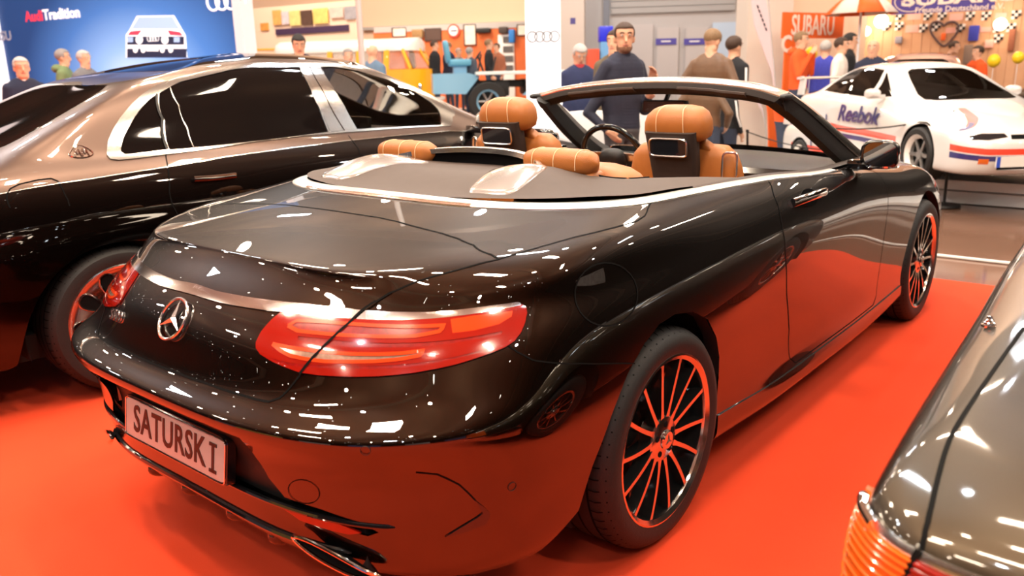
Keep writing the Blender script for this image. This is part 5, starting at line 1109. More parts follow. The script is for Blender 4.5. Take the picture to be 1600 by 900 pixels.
# ------------------------------------------------------------------ white coupe on the platform
M_wpaint = mat('white_paint', (.62, .59, .57), rough=.25, coat=1., coatr=.03)
M_wred = mat('livery_red', (.75, .06, .03), rough=.3, coat=.8); M_wblue = mat('livery_blue', (.03, .03, .14), rough=.3, coat=.8)
M_wrim = mat('white_rim', (.75, .72, .68), rough=.35)
NET_R33 = body_net([
    LV(-.80, -.35, 3.5, 3.50, 3.05, 3.0, [.22, .22, .20, .19, .19, .19, .18, .18], [.74, .74, .74, .74, .74, .74]),
    LV(-.92, -.35, 3.5, 3.62, 3.05, 3.2, [.24, .24, .21, .20, .20, .19, .18, .18], [.86, .85, .85, .85, .86, .86]),
    LV(-.95, -.35, 3.5, 3.68, 3.05, 3.2, [.34, .34, .30, .28, .28, .28, .28, .28], [.885, .88, .87, .87, .885, .88]),
    LV(-.97, -.35, 3.4, 3.70, 3.05, 3.2, [.45, .45, .42, .39, .39, .38, .38, .38], [.89, .88, .865, .865, .888, .88]),
    LV(-.97, -.35, 3.4, 3.70, 3.05, 3.1, [.55, .55, .53, .49, .49, .48, .47, .47], [.89, .88, .865, .865, .888, .88]),
    LV(-.96, -.35, 3.3, 3.67, 3.05, 3.0, [.66, .66, .64, .59, .585, .57, .55, .55], [.888, .885, .872, .868, .885, .87]),
    LV(-.95, -.33, 3.2, 3.60, 3.0, 2.9, [.77, .76, .74, .69, .67, .65, .61, .62], [.878, .88, .873, .866, .865, .84]),
    LV(-.92, -.30, 3.1, 3.48, 2.9, 2.8, [.87, .86, .83, .78, .75, .72, .66, .68], [.858, .866, .865, .855, .80, .76]),
    LV(-.82, -.24, 3.0, 3.10, 2.65, 2.7, [.925, .92, .905, .865, .83, .79, .75, .78], [.815, .83, .838, .83, .76, .70]),
    LV(-.52, -.08, 2.8, 2.50, 2.25, 2.6, [.95, .95, .955, .92, .895, .88, .88, .89], [.765, .785, .80, .80, .76, .72]),
    LV(-.20, .08, 2.7, 2.18, 1.98, 2.6, [1.04, 1.05, 1.07, 1.04, 1.02, .99, .99, 1.0], [.70, .725, .745, .745, .71, .67]),
    LV(.12, .30, 2.6, 1.85, 1.70, 2.6, [1.17, 1.175, 1.19, 1.18, 1.16, 1.13, 1.13, 1.14], [.625, .645, .665, .665, .64, .61]),
    LV(.40, .52, 2.6, 1.58, 1.46, 2.6, [1.275, 1.275, 1.28, 1.285, 1.275, 1.25, 1.25, 1.255], [.555, .57, .58, .58, .565, .54]),
    LV(.58, .66, 2.6, 1.42, 1.34, 2.6, [1.325, 1.325, 1.325, 1.335, 1.325, 1.31, 1.31, 1.31], [.46, .465, .47, .47, .46, .44]),
    LV(.74, .78, 2.6, 1.28, 1.22, 2.6, [1.355, 1.355, 1.355, 1.36, 1.355, 1.35, 1.35, 1.35], [.25, .25, .25, .25, .25, .25]),
    LV(.85, .87, 2.6, 1.15, 1.12, 2.6, [1.362, 1.362, 1.362, 1.366, 1.362, 1.36, 1.36, 1.36], [.02, .02, .02, .02, .02, .02]),
])
def simple_wheel(car, x, y, flip, R=.32, rim=.235, w=.23, spokes=6, m=None, par='wheel'):
    b = MB(); b.lathe([(rim-.045, -w*.30), (rim-.012, -w*.46), (rim, -w*.5), (rim+.004, -w*.46), (rim-.02, w*.4)], 40); r = b.build(par, m or M_wrim, car, loc=(x, y, R), rot=(0, 0, PI) if flip else None)
    t = MB(); t.lathe([(rim-.004, -w*.47), (rim+.01, -w*.54), (R-.025, -w*.53), (R-.005, -w*.44), (R, -w*.2), (R, w*.2), (R-.02, w*.5), (rim, w*.5)], 48); t.build('tyre', M_rubber, r)
    k = MB(); k.lathe([(.0, -w*.05), (rim-.02, -w*.05)], 32); k.build('wheel_back', M_liner, r)
    h = MB(); h.lathe([(0, -w*.33), (.05, -w*.32), (.06, -w*.1)], 20); h.build('hub', M_disc, r)
    first = None
    for i in range(spokes):
        if first is None: s = MB(); s.loft([se_ring((q, -w*.27+.01*math.cos(q*8), 0), Vector((0, 1, 0)), Vector((0, 0, 1)), .014, .026-.04*(q-.04), .6, 10) for q in (.04, .1, .16, rim-.02)]); first = o = s.build('spoke', M_disc, r)
        else: o = link('spoke', first.data, None, r)
        o.rotation_euler = (0, 2*PI*i/spokes, 0)
    return r
def build_racer(loc, rz):
    S = Shell(NET_R33); car = empty('racing_coupe', loc, rz, 'white racing coupe with red and blue stripes and Reebok lettering on a low platform', 'car')
    sd = lambda pts, ul=(4, 20), vl=(1, 14): [tuple(q) for q in S.find(pts, (0, 2), (1, -1), ulim=ul, vlim=vl)]
    win = sd([(.02, .985), (.12, 1.05), (.30, 1.16), (.47, 1.245), (.62, 1.285), (1.0, 1.29), (1.30, 1.265), (1.42, 1.22), (1.55, 1.14), (1.72, 1.03), (1.85, .95), (1.2, .935), (.6, .955)], (7, 19), (7.5, 14))
    div = sd([(1.30, 1.27), (1.38, 1.24), (1.40, .945), (1.34, .945)], (9, 19), (8, 14))
    red = sd([(-.30, .50), (.55, .475), (1.4, .45), (2.25, .425), (2.25, .50), (1.4, .53), (.55, .555), (-.30, .58)], (5, 17), (2, 9))
    blue = sd([(.45, .40), (1.4, .37), (2.25, .345), (2.25, .40), (1.4, .43), (.45, .455)], (8, 17), (2, 9))
    redf = [(18.2, 3.55), (18.2, 4.25), (21.5, 3.9), (25, 3.9), (25, 3.2), (21.5, 3.2)]; bluef = [(18.2, 2.75), (18.2, 3.4), (21.5, 3.05), (25, 3.05), (25, 2.5), (21.5, 2.5)]
    redq = [(2.5, 4.5), (2.5, 8.2), (3.6, 8.2), (3.6, 4.5)]; blueq = [(3.7, 4.5), (3.7, 8.2), (4.6, 8.2), (4.6, 4.5)]
    wsc = [(25, 9.3), (21.6, 9.3), (20.3, 9.4), (19.9, 9.9), (20.4, 11), (20.8, 11.9), (21.6, 12.3), (25, 12.4)]; rw = [(0, 9.3), (3.2, 9.3), (4.2, 9.7), (4.3, 11), (3.8, 12), (0, 12.3)]
    hl = [(20.2, 5.0), (20.0, 5.55), (21.0, 6.05), (22.6, 6.0), (22.8, 5.4), (21.5, 5.0)]; grille = [(23.0, 5.1), (23.0, 5.8), (25, 5.8), (25, 5.1)]; mouth = [(22.4, 1.6), (22.2, 3.0), (25, 3.0), (25, 1.6)]; ind = [(20.9, 2.2), (20.9, 2.75), (21.7, 2.75), (21.7, 2.2)]
    hood_r = [(19.2, 6.4), (19.4, 6.9), (22, 8.6), (22.6, 8.6), (22.0, 7.9)]; hood_b = [(18.9, 6.1), (19.1, 6.5), (20.6, 7.6), (21.0, 7.5)]
    arch = lambda cx, ul: sd([(cx+.36*math.cos(t), .32+.36*math.sin(t)) for t in np.linspace(PI*1.1, -PI*.1, 20)], ul, (.9, 8))
    a1, a2 = arch(0, (5, 13)), arch(2.72, (13, 21)); A1 = [(a1[0][0], 0)]+a1+[(a1[-1][0], 0)]; A2 = [(a2[0][0], 0)]+a2+[(a2[-1][0], 0)]
    P = trim(S, [('red', red), ('blue', blue), ('redf', redf), ('bluef', bluef), ('redq', redq), ('blueq', blueq), ('hr', hood_r), ('hb', hood_b), ('win', win), ('div', div), ('wsc', wsc), ('rw', rw), ('hl', hl), ('grille', grille), ('mouth', mouth), ('ind', ind), ('hole', A1), ('hole', A2)], 5, 3)
    def put(nm, key, m, side, off=0., sk=.006): return link(nm, shell_mesh(S, nm, P[key], side, off, sk), m, car) if key in P else None
    put('body', 'body', M_wpaint, 'both'); put('windscreen', 'wsc', M_tint, 'both'); put('rear_window', 'rw', M_priv, 'both'); put('grille', 'grille', M_gap, 'both', -.01, -.01); put('front_intake', 'mouth', M_gap, 'both', -.02, -.02)
    for k in ('right', 'left'):
        put('red_stripe', 'red', M_wred, k, .001, 0); put('blue_stripe', 'blue', M_wblue, k, .001, 0); put('red_stripe', 'redf', M_wred, k, .001, 0); put('blue_stripe', 'bluef', M_wblue, k, .001, 0); put('red_stripe', 'redq', M_wred, k, .001, 0); put('blue_stripe', 'blueq', M_wblue, k, .001, 0)
        put('side_window', 'win', M_priv, k, .001); put('window_pillar', 'div', M_wpaint, k, .004); put('headlamp', 'hl', M_screen, k, .002); put('indicator', 'ind', M_amber, k, .002); put('hood_stripe', 'hr', M_wred, k, .001, 0); put('hood_stripe', 'hb', M_wblue, k, .001, 0)
    for x, a in ((0, a1), (2.72, a2)):
        for sg in (1, -1):
            simple_wheel(car, x, -sg*.775, sg < 0); w = MB(); T = np.linspace(-.2, PI+.2, 16); w.loft([[(x+.38*math.cos(t), -y*sg, .32+.38*math.sin(t)) for t in T] for y in (.85, .5)], cap=False, closed=False); w.add([(x+.38*math.cos(t), -.5*sg, .32+.38*math.sin(t)) for t in T], [tuple(range(len(T)))]); w.build('wheel_well', M_liner, car)
    m = MB(); m.box((1.35, 0, .25), (4.0, 1.4, .1)); m.build('floor_pan', M_liner, car, smooth=False)
    for sg in (1, -1):
        fm = frame(Vector((1.28, -sg*.882, .70)), (1, -.0, 0) if sg > 0 else (-1, 0, 0), (0, -sg*-.12, 1))
        text('sponsor_lettering', 'Reebok', .30, M_wblue, car, fm, .003, .006, shear=.15, sx=1.15)
        mm = MB(); rg = [se_ring((1.72+dx, -sg*.93, .985), Vector((0, 1, 0)), Vector((0, 0, 1)), w_, h_, .6, 16) for dx, w_, h_ in ((-.05, .085, .055), (.0, .095, .065), (.05, .08, .05), (.08, .03, .02))]; mm.loft(rg); mo = mm.build('door_mirror', M_wpaint, car); f = MB(); f.box((1.73, -sg*.83, .95), (.06, .1, .05), bev=.01); f.build('mirror_foot', M_wpaint, mo)
        up = MB(); up.prism([(-.90, .90), (-.72, .90), (-.66, 1.16), (-.80, 1.18)], -sg*.74-.02, -sg*.74+.02, lambda a, b, h: (a, h, b)); up.build('wing_support', M_wpaint, car)
    wg = MB(); wg.loft([[(-.90, y, 1.13), (-.88, y, 1.165), (-.74, y, 1.17), (-.66, y, 1.15), (-.74, y, 1.13)] for y in np.linspace(-.78, .78, 9)]); wg.build('rear_wing', M_wpaint, car)
    pl = MB(); pl.box((3.70, -.40, .33), (.01, .36, .11)); pl.build('number_plate', mat('plate_white', (.75, .75, .72), rough=.4), car)
    nb = MB(); nb.box((3.706, -.555, .33), (.006, .04, .11)); nb.build('plate_blue_field', mat('plate_blue', (.03, .08, .5), rough=.4), car)
    p, n = S.pt(21.2, 7.6, .004); text('hood_lettering', 'Reebok', .22, M_wblue, car, frame(Vector((2.95, -.32, p.z+.02)), (0, 1, 0), (-1, 0, .18)), .002, .004, shear=.15)
    tx = text('start_number', '1', .16, M_wblue, car, frame(Vector((.42, -.894, .60)), (1, 0, 0), (0, 0, 1)), .002, .006)
    return car
# ------------------------------------------------------------------ generic parked car behind the stand
def build_back_car(loc, rz, m, label, scale=1.):
    S = Shell(NET_R33); car = empty('parked_car', loc, rz, label, 'car'); car.scale = (scale,)*3
    sd = lambda pts, ul, vl: [tuple(q) for q in S.find(pts, (0, 2), (1, -1), ulim=ul, vlim=vl)]
    win = sd([(.02, .985), (.30, 1.16), (.62, 1.285), (1.30, 1.265), (1.72, 1.03), (1.85, .95), (1.2, .935)], (7, 19), (7.5, 14))
    wsc = [(25, 9.3), (20.3, 9.4), (19.9, 9.9), (20.8, 11.9), (21.6, 12.3), (25, 12.4)]; rw = [(0, 9.3), (4.2, 9.7), (4.3, 11), (3.8, 12), (0, 12.3)]; hl = [(20.2, 5.0), (20.0, 5.55), (21.0, 6.05), (22.6, 6.0), (22.8, 5.4), (21.5, 5.0)]
    arch = lambda cx, ul: sd([(cx+.36*math.cos(t), .32+.36*math.sin(t)) for t in np.linspace(PI*1.1, -PI*.1, 14)], ul, (.9, 8))
    a1, a2 = arch(0, (5, 13)), arch(2.72, (13, 21))
    P = trim(S, [('win', win), ('wsc', wsc), ('rw', rw), ('hl', hl), ('hole', [(a1[0][0], 0)]+a1+[(a1[-1][0], 0)]), ('hole', [(a2[0][0], 0)]+a2+[(a2[-1][0], 0)])], 4, 3)
    def put(nm, key, mm, side, off=.0): return link(nm, shell_mesh(S, nm, P[key], side, off), mm, car)
    put('body', 'body', m, 'both'); put('windscreen', 'wsc', M_priv, 'both'); put('rear_window', 'rw', M_priv, 'both')
    for k in ('right', 'left'): put('side_window', 'win', M_priv, k, .001); put('headlamp', 'hl', M_chrome, k, .002)
    for x in (0, 2.72):
        for sg in (1, -1): simple_wheel(car, x, -sg*.775, sg < 0)
    for sg in (1, -1):
        mm = MB(); mm.ball((1.74, -sg*.93, .985), (.06, .09, .06), 14, 10, .7); mm.build('door_mirror', m, car)
    f = MB(); f.box((1.35, 0, .25), (4.0, 1.4, .1)); f.build('floor_pan', M_liner, car, smooth=False)
    return car
# ------------------------------------------------------------------ yellow camper bus
def build_bus(loc, rz):
    M_y = mat('bus_yellow', (.90, .40, .01), rough=.3, coat=.6); M_c = mat('bus_cream', (.85, .80, .72), rough=.35, coat=.5); M_pane = mat('bus_pane', (.75, .8, .8), rough=.05, trans=.8, ior=1.02)
    car = empty('camper_bus', loc, rz, 'yellow classic camper bus with cream roof and round headlamps', 'bus')
    def ring(x, f, z0, z1, w0, w1, n=9):
        A = [(x, -w0, z0)]+[(x, -w0-(w1-w0)*t, z0+(z1-z0)*t) for t in np.linspace(0, 1, n)[1:]]
        return A
    xs = [-2.10, -2.0, -1.8, -1.2, 0, 1.0, 1.55, 1.80, 1.98, 2.07, 2.12]
    ws = [.55, .72, .82, .86, .87, .87, .86, .82, .70, .50, .25]
    lo = MB(); lo.loft([[(x, -w, 1.17), (x, -w*1.01, .9), (x, -w, .5), (x, -w*.92, .30), (x, w*.92, .30), (x, w, .5), (x, w*1.01, .9), (x, w, 1.17)] for x, w in zip(xs, ws)]); lo.build('lower_body', M_y, car, angle=60)
    xr = [-2.02, -1.95, -1.7, -1.0, 0, .9, 1.35, 1.60, 1.74, 1.80]; wr = [.50, .64, .74, .78, .78, .78, .76, .70, .52, .25]
    rf = MB(); rf.loft([[(x, -w, 1.62), (x, -w*1.0, 1.72), (x, -w*.88, 1.84), (x, -w*.5, 1.92), (x, 0, 1.94), (x, w*.5, 1.92), (x, w*.88, 1.84), (x, w, 1.72), (x, w, 1.62)] for x, w in zip(xr, wr)]); rf.build('roof', M_c, car, angle=60)
    # posts between the lower body and the roof, each its own
    for sg in (1, -1):
        for x in (-1.92, -1.12, -.32, .48, 1.22):
            w = float(np.interp(x, xs, ws)); wt = float(np.interp(x, xr, wr)); p = MB(); p.loft([[(x-.07, sg*w, 1.16), (x+.07, sg*w, 1.16), (x+.07, sg*(w-.05), 1.16), (x-.07, sg*(w-.05), 1.16)], [(x-.07, sg*wt, 1.64), (x+.07, sg*wt, 1.64), (x+.07, sg*(wt-.05), 1.64), (x-.07, sg*(wt-.05), 1.64)]]); p.build('window_post', M_y, car, smooth=False)
        for xa, xb in ((-1.85, -1.19), (-1.05, -.39), (-.25, .41), (.55, 1.15), (1.29, 1.72)):
            wa, wb = [float(np.interp(x, xs, ws))-.02 for x in (xa, xb)]; ta, tb = [float(np.interp(x, xr, wr))-.02 for x in (xa, xb)]
            q = MB(); xb2 = min(xb, 1.55); q.add([(xa, sg*wa, 1.19), (xb, sg*wb, 1.19), (xb2, sg*tb, 1.62), (xa, sg*ta, 1.62)], [(0, 1, 2, 3)]); q.build('side_window', M_pane, car, smooth=False)
        h = MB(); h.lathe([(0, .055), (.07, .05), (.095, .02), (.10, -.06)], 24, axis='x', c=(1.98, sg*.60, .74)); h.build('headlamp', M_chrome, car)
        fw = MB(); fw.add([(2.04, sg*.06, 1.20), (1.88, sg*.72, 1.20), (1.66, sg*.58, 1.60), (1.74, sg*.06, 1.60)], [(0, 1, 2, 3)]); fw.build('windscreen', M_pane, car, smooth=False)
        p = MB(); p.tube([(1.84, sg*.78, 1.17), (1.60, sg*.66, 1.64)], .045, 8); p.build('window_post', M_y, car)
    p = MB(); p.tube([(2.08, 0, 1.17), (1.78, 0, 1.66)], .035, 8); p.build('window_post', M_y, car)
    bb = MB(); bb.tube(cr([(1.7, -.9, .42), (2.08, -.74, .42), (2.22, -.3, .42), (2.22, .3, .42), (2.08, .74, .42), (1.7, .9, .42)], 5), .05, 8); bb.build('front_bumper', M_c, car)
    em = MB(); em.tube([(2.135, .17*math.cos(t), .80+.17*math.sin(t)) for t in np.linspace(0, 2*PI, 25)[:-1]], .012, 6, closed=True); em.build('front_emblem', M_chrome, car)
    ht = MB(); ht.box((-2.30, 0, 1.75), (.75, 1.2, .05), bev=.02); hto = ht.build('raised_tailgate', M_y, car)
    for x in (-1.2, 1.2):
        for sg in (1, -1): simple_wheel(car, x, -sg*.70, sg < 0, R=.33, rim=.2, w=.17, spokes=5, m=M_c)
    se = MB(); se.box((.9, 0, .8), (.5, 1.4, .5), bev=.06); se.build('front_bench', M_dash, car)
    return car
# ------------------------------------------------------------------ blue open utility tractor
def build_tractor(loc, rz):
    M_b = mat('pale_blue_enamel', (.20, .42, .60), rough=.4, coat=.4); M_bs = mat('blue_seat_vinyl', (.10, .33, .48), rough=.5)
    car = empty('utility_tractor', loc, rz, 'pale blue open utility tractor with a vinyl seat and flat white load bed', 'tractor')
    b = MB(); b.prism([(-1.35, .62), (-1.35, 1.05), (-.55, 1.05), (-.30, .98), (-.62, .60)], -.62, .62, lambda a, c, h: (a, h, c)); b.build('body_panel', M_b, car, smooth=False)
    d = MB(); d.box((.75, 0, 1.04), (2.3, 1.5, .07), bev=.01); d.build('load_bed', mat('bed_white', (.70, .78, .78), rough=.5), car)
    c = MB(); c.box((.3, 0, .80), (2.9, .45, .16), bev=.02); c.build('chassis', M_black, car)
    for x, z in ((.2, .70), (.9, .72), (1.4, .66)):
        k = MB(); k.box((x, 0, z), (.35, .9, .34), bev=.04); k.build('engine_block', M_black, car)
    s = empty('seat'); s.parent = car; cushion('seat_cushion', s, (-.72, -.25, 1.28), (.52, .5, .16), M_bs, .4); cushion('seat_back', s, (-1.0, -.25, 1.52), (.13, .48, .50), M_bs, .45, (0, -.15, 0))
    p = MB(); p.box((-.72, -.25, 1.13), (.3, .3, .2), bev=.02); p.build('seat_base', M_b, s)
    for x, z, y in ((-.35, 1.2, -.55), (.05, 1.15, .2)):
        l = MB(); l.tube([(x, y, 1.0), (x+.1, y, z+.25)], .02, 8); l.build('lever', M_black, car)
    st = MB(); st.tube([(-.18, -.25, 1.05), (-.30, -.25, 1.42)], .025, 8); sto = st.build('steering_column', M_black, car); sw = MB(); sw.tube([(-.30+.07*math.sin(t), -.25+.2*math.cos(t), 1.42+.19*math.sin(t)*.5) for t in np.linspace(0, 2*PI, 25)[:-1]], .015, 6, closed=True); sw.build('steering_wheel', M_black, car)
    f = MB(); f.prism([(.62, .55), (1.05, .55), (1.35, .98), (1.15, .98)], -.80, -.70, lambda a, c_, h: (a, h, c_)); f.build('mudguard', M_b, car, smooth=False)
    for x in (-.15, 1.9):
        for sg in (1, -1): simple_wheel(car, x, -sg*.68, sg < 0, R=.43, rim=.26, w=.26, spokes=6, m=M_b)
    return car
# ------------------------------------------------------------------ stands in the background
class Pane:
    """upright plane through two floor points; shapes are laid on it at their real size"""
    def __init__(s, uL, DL, uR, DR):
        a = pos(uL, 100, DL); b = pos(uR, 100, DR); s.a = Vector((a.x, a.y, 0)); s.b = Vector((b.x, b.y, 0)); s.ex = (s.b-s.a).normalized(); s.n = Vector((s.ex.y, -s.ex.x, 0))
        if s.n.dot(Vector(CAM_POS)-s.a) < 0: s.n = -s.n
    def at(s, u, v, off=0.):
        c = Vector(CAM_POS); d = pos(u, v, 1.)-c; t = (s.a+s.n*off-c).dot(s.n)/d.dot(s.n); return c+d*t
    def box(s, name, u0, v0, u1, v1, m, off=0., th=.04, parent=None, bev=.0, z0=None, z1=None):
        um = (u0+u1)/2; zt = s.at(um, v0, off).z if z1 is None else z1; zb = s.at(um, v1, off).z if z0 is None else z0; vm = (v0+v1)/2
        l = s.at(u0, vm, off); r = s.at(u1, vm, off); c = (l+r)/2; c.z = (zt+zb)/2; w = (Vector((r.x, r.y, 0))-Vector((l.x, l.y, 0))).length
        b = MB(); b.box((0, 0, 0), (w, th, zt-zb), bev=bev); o = b.build(name, m, None, smooth=bev > 0); o.location = c+s.n*th/2; o.rotation_euler = (0, 0, math.atan2(s.ex.y, s.ex.x))
        if parent is not None: o.parent = parent; o.matrix_parent_inverse = parent.matrix_world.inverted() if False else Matrix(); 
        return o
    def flat(s, name, pts, m, off, parent, th=.006):
        P = [s.at(u, v, off) for u, v in pts]; n = len(P); b = MB(); b.add([p for p in P]+[p+s.n*th for p in P], [tuple(range(n)), tuple(range(n, 2*n))]+[(k, (k+1) % n, (k+1) % n+n, k+n) for k in range(n)]); return b.build(name, m, parent, smooth=False)
    def text(s, name, body, u, v, size, m, off, parent, sx=1., bold=.0, shear=0.): return text(name, body, size, m, parent, frame(s.at(u, v, off), s.ex, (0, 0, 1)), .004, bold, sx=sx, shear=shear)
    def rings(s, name, u, v, r, m, off, parent):
        c = s.at(u, v, off); b = MB()
        for k in range(4): b.tube([c+s.ex*((k-1.5)*r*1.48+r*math.cos(t))+Vector((0, 0, r*math.sin(t))) for t in np.linspace(0, 2*PI, 25)[:-1]], r*.13, 6, closed=True)
        return b.build(name, m, parent)
def hold(name, label, cat, group=None): return empty(name, (0, 0, 0), 0, label, cat, group)
def audi_wall():
    nt_m = mat('blue_print', (.05, .14, .42), rough=.5)
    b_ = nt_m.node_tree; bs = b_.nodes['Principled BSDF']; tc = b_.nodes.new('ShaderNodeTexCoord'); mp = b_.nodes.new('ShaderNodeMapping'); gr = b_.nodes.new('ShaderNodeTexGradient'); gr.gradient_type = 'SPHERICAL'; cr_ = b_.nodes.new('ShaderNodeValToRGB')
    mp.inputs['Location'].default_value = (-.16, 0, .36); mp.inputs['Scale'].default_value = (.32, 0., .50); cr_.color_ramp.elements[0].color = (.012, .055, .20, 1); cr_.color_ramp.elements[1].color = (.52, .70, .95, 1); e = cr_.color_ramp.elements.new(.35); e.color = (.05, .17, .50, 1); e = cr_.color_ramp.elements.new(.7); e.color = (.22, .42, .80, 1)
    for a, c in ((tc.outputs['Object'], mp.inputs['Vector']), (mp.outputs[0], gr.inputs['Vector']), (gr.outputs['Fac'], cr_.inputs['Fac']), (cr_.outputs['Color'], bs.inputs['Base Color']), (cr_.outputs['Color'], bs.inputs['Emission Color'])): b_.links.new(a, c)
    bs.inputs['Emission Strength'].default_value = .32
    P = Pane(24, 16.0, 395, 13.0); M_wl = mat('lightbox_white', (.85, .87, .9), rough=.4, emit=(.95, .97, 1.), estr=.5); M_pr = mat('print_red', (.8, .05, .10), rough=.5, emit=(.8, .05, .10), estr=.3); M_pw = mat('print_white', (.9, .9, .92), rough=.5, emit=(.9, .93, 1.), estr=.5); M_pb = mat('print_dark', (.02, .03, .08), rough=.5); M_pl = mat('print_lightblue', (.35, .5, .8), rough=.5, emit=(.3, .5, .9), estr=.3)
    t = hold('display_wall', 'blue backlit wall reading Audi Tradition with a printed rally car', 'display wall')
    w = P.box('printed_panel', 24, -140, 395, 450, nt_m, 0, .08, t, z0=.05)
    P.text('wall_lettering', 'Audi', 53, 26, .25, M_pr, .085, t, sx=1.15, bold=.006); P.text('wall_lettering', 'Tradition', 95.5, 22, .25, M_pw, .085, t, sx=1.15, bold=.006); P.rings('ring_logo', 353, 1, .13, M_pw, .09, t)
    f = lambda n, pts, m, o=.081: P.flat(n, pts, m, o, t)
    f('printed_car', [(197, 90), (197, 55), (203, 46), (214, 25), (272, 24), (284, 45), (290, 55), (293, 90)], M_pw); f('printed_car', [(206, 45), (217, 27), (270, 26), (281, 45)], M_pl, .083); f('printed_car', [(199, 70), (199, 57), (288, 57), (288, 70)], M_pb, .083); f('printed_car', [(200, 55), (204, 49), (222, 47), (216, 55)], M_pr, .083); f('printed_car', [(262, 47), (282, 50), (286, 56), (266, 55)], M_pr, .083)
    f('printed_car', [(199, 90), (199, 76), (292, 76), (292, 90)], M_pb, .083)
    for u, v, r in ((218, 62, 7), (258, 62, 7), (212, 78, 4.5), (224, 78, 4.5), (254, 78, 4.5), (267, 78, 4.5)): f('printed_lamp', [(u+r*math.cos(a)*.8, v+r*math.sin(a)) for a in np.linspace(0, 2*PI, 15)[:-1]], M_pw, .086)
    for u in (203, 276): f('printed_lamp', [(u-4, 66), (u-4, 58), (u+5, 58), (u+5, 66)], M_pl, .086)
    f('printed_lamp', [(229, 80), (229, 72), (248, 72), (248, 80)], M_pw, .086); P.rings('ring_logo', 239, 60, .045, M_pw, .09, t)
    e = P.box('edge_post', 396, -140, 409, 450, mat('edge_silver', (.62, .64, .70), rough=.4), -.05, .25, None, z0=0.); tag(e, 'pale silver post closing the right end of the blue wall', 'post')
    P2 = Pane(-200, 17.4, 24, 16.0); w = P2.box('white_display_wall', -200, -140, 23, 450, M_wl, .02, .08, None, z0=0.); tag(w, 'bright white backlit wall at the far left beside the blue one', 'display wall')
    tx = P2.text('wall_lettering', 'NSU', 4, 57, .24, mat('print_grey', (.35, .42, .55), rough=.5), .105, w, bold=.004); tx.matrix_parent_inverse = w.matrix_basis.inverted()
    # white totem
    T = Pane(822, 9.0, 873, 9.0); o = hold('brand_totem', 'tall white glowing totem with four grey rings behind the left seat', 'totem'); T.box('totem_body', 822, -220, 874, 450, M_wl, 0, .30, o, z0=.0); T.rings('ring_logo', 849, 57, .052, mat('ring_grey', (.22, .24, .27), rough=.4), .305, o)
    b = MB(); b.box((0, 0, .04), (.7, .7, .08), bev=.01); c = T.at(848, 100, .15); bo = b.build('totem_foot', M_stand_white, o); bo.location = (c.x, c.y, 0)
    L = Pane(868, 8.4, 1012, 8.6); o = L.box('white_counter', 868, 146, 1012, 300, mat('counter_white', (.80, .84, .88), rough=.4), 0, .5, None, z0=0., bev=.01); tag(o, 'low white counter behind the man at the windscreen', 'counter')
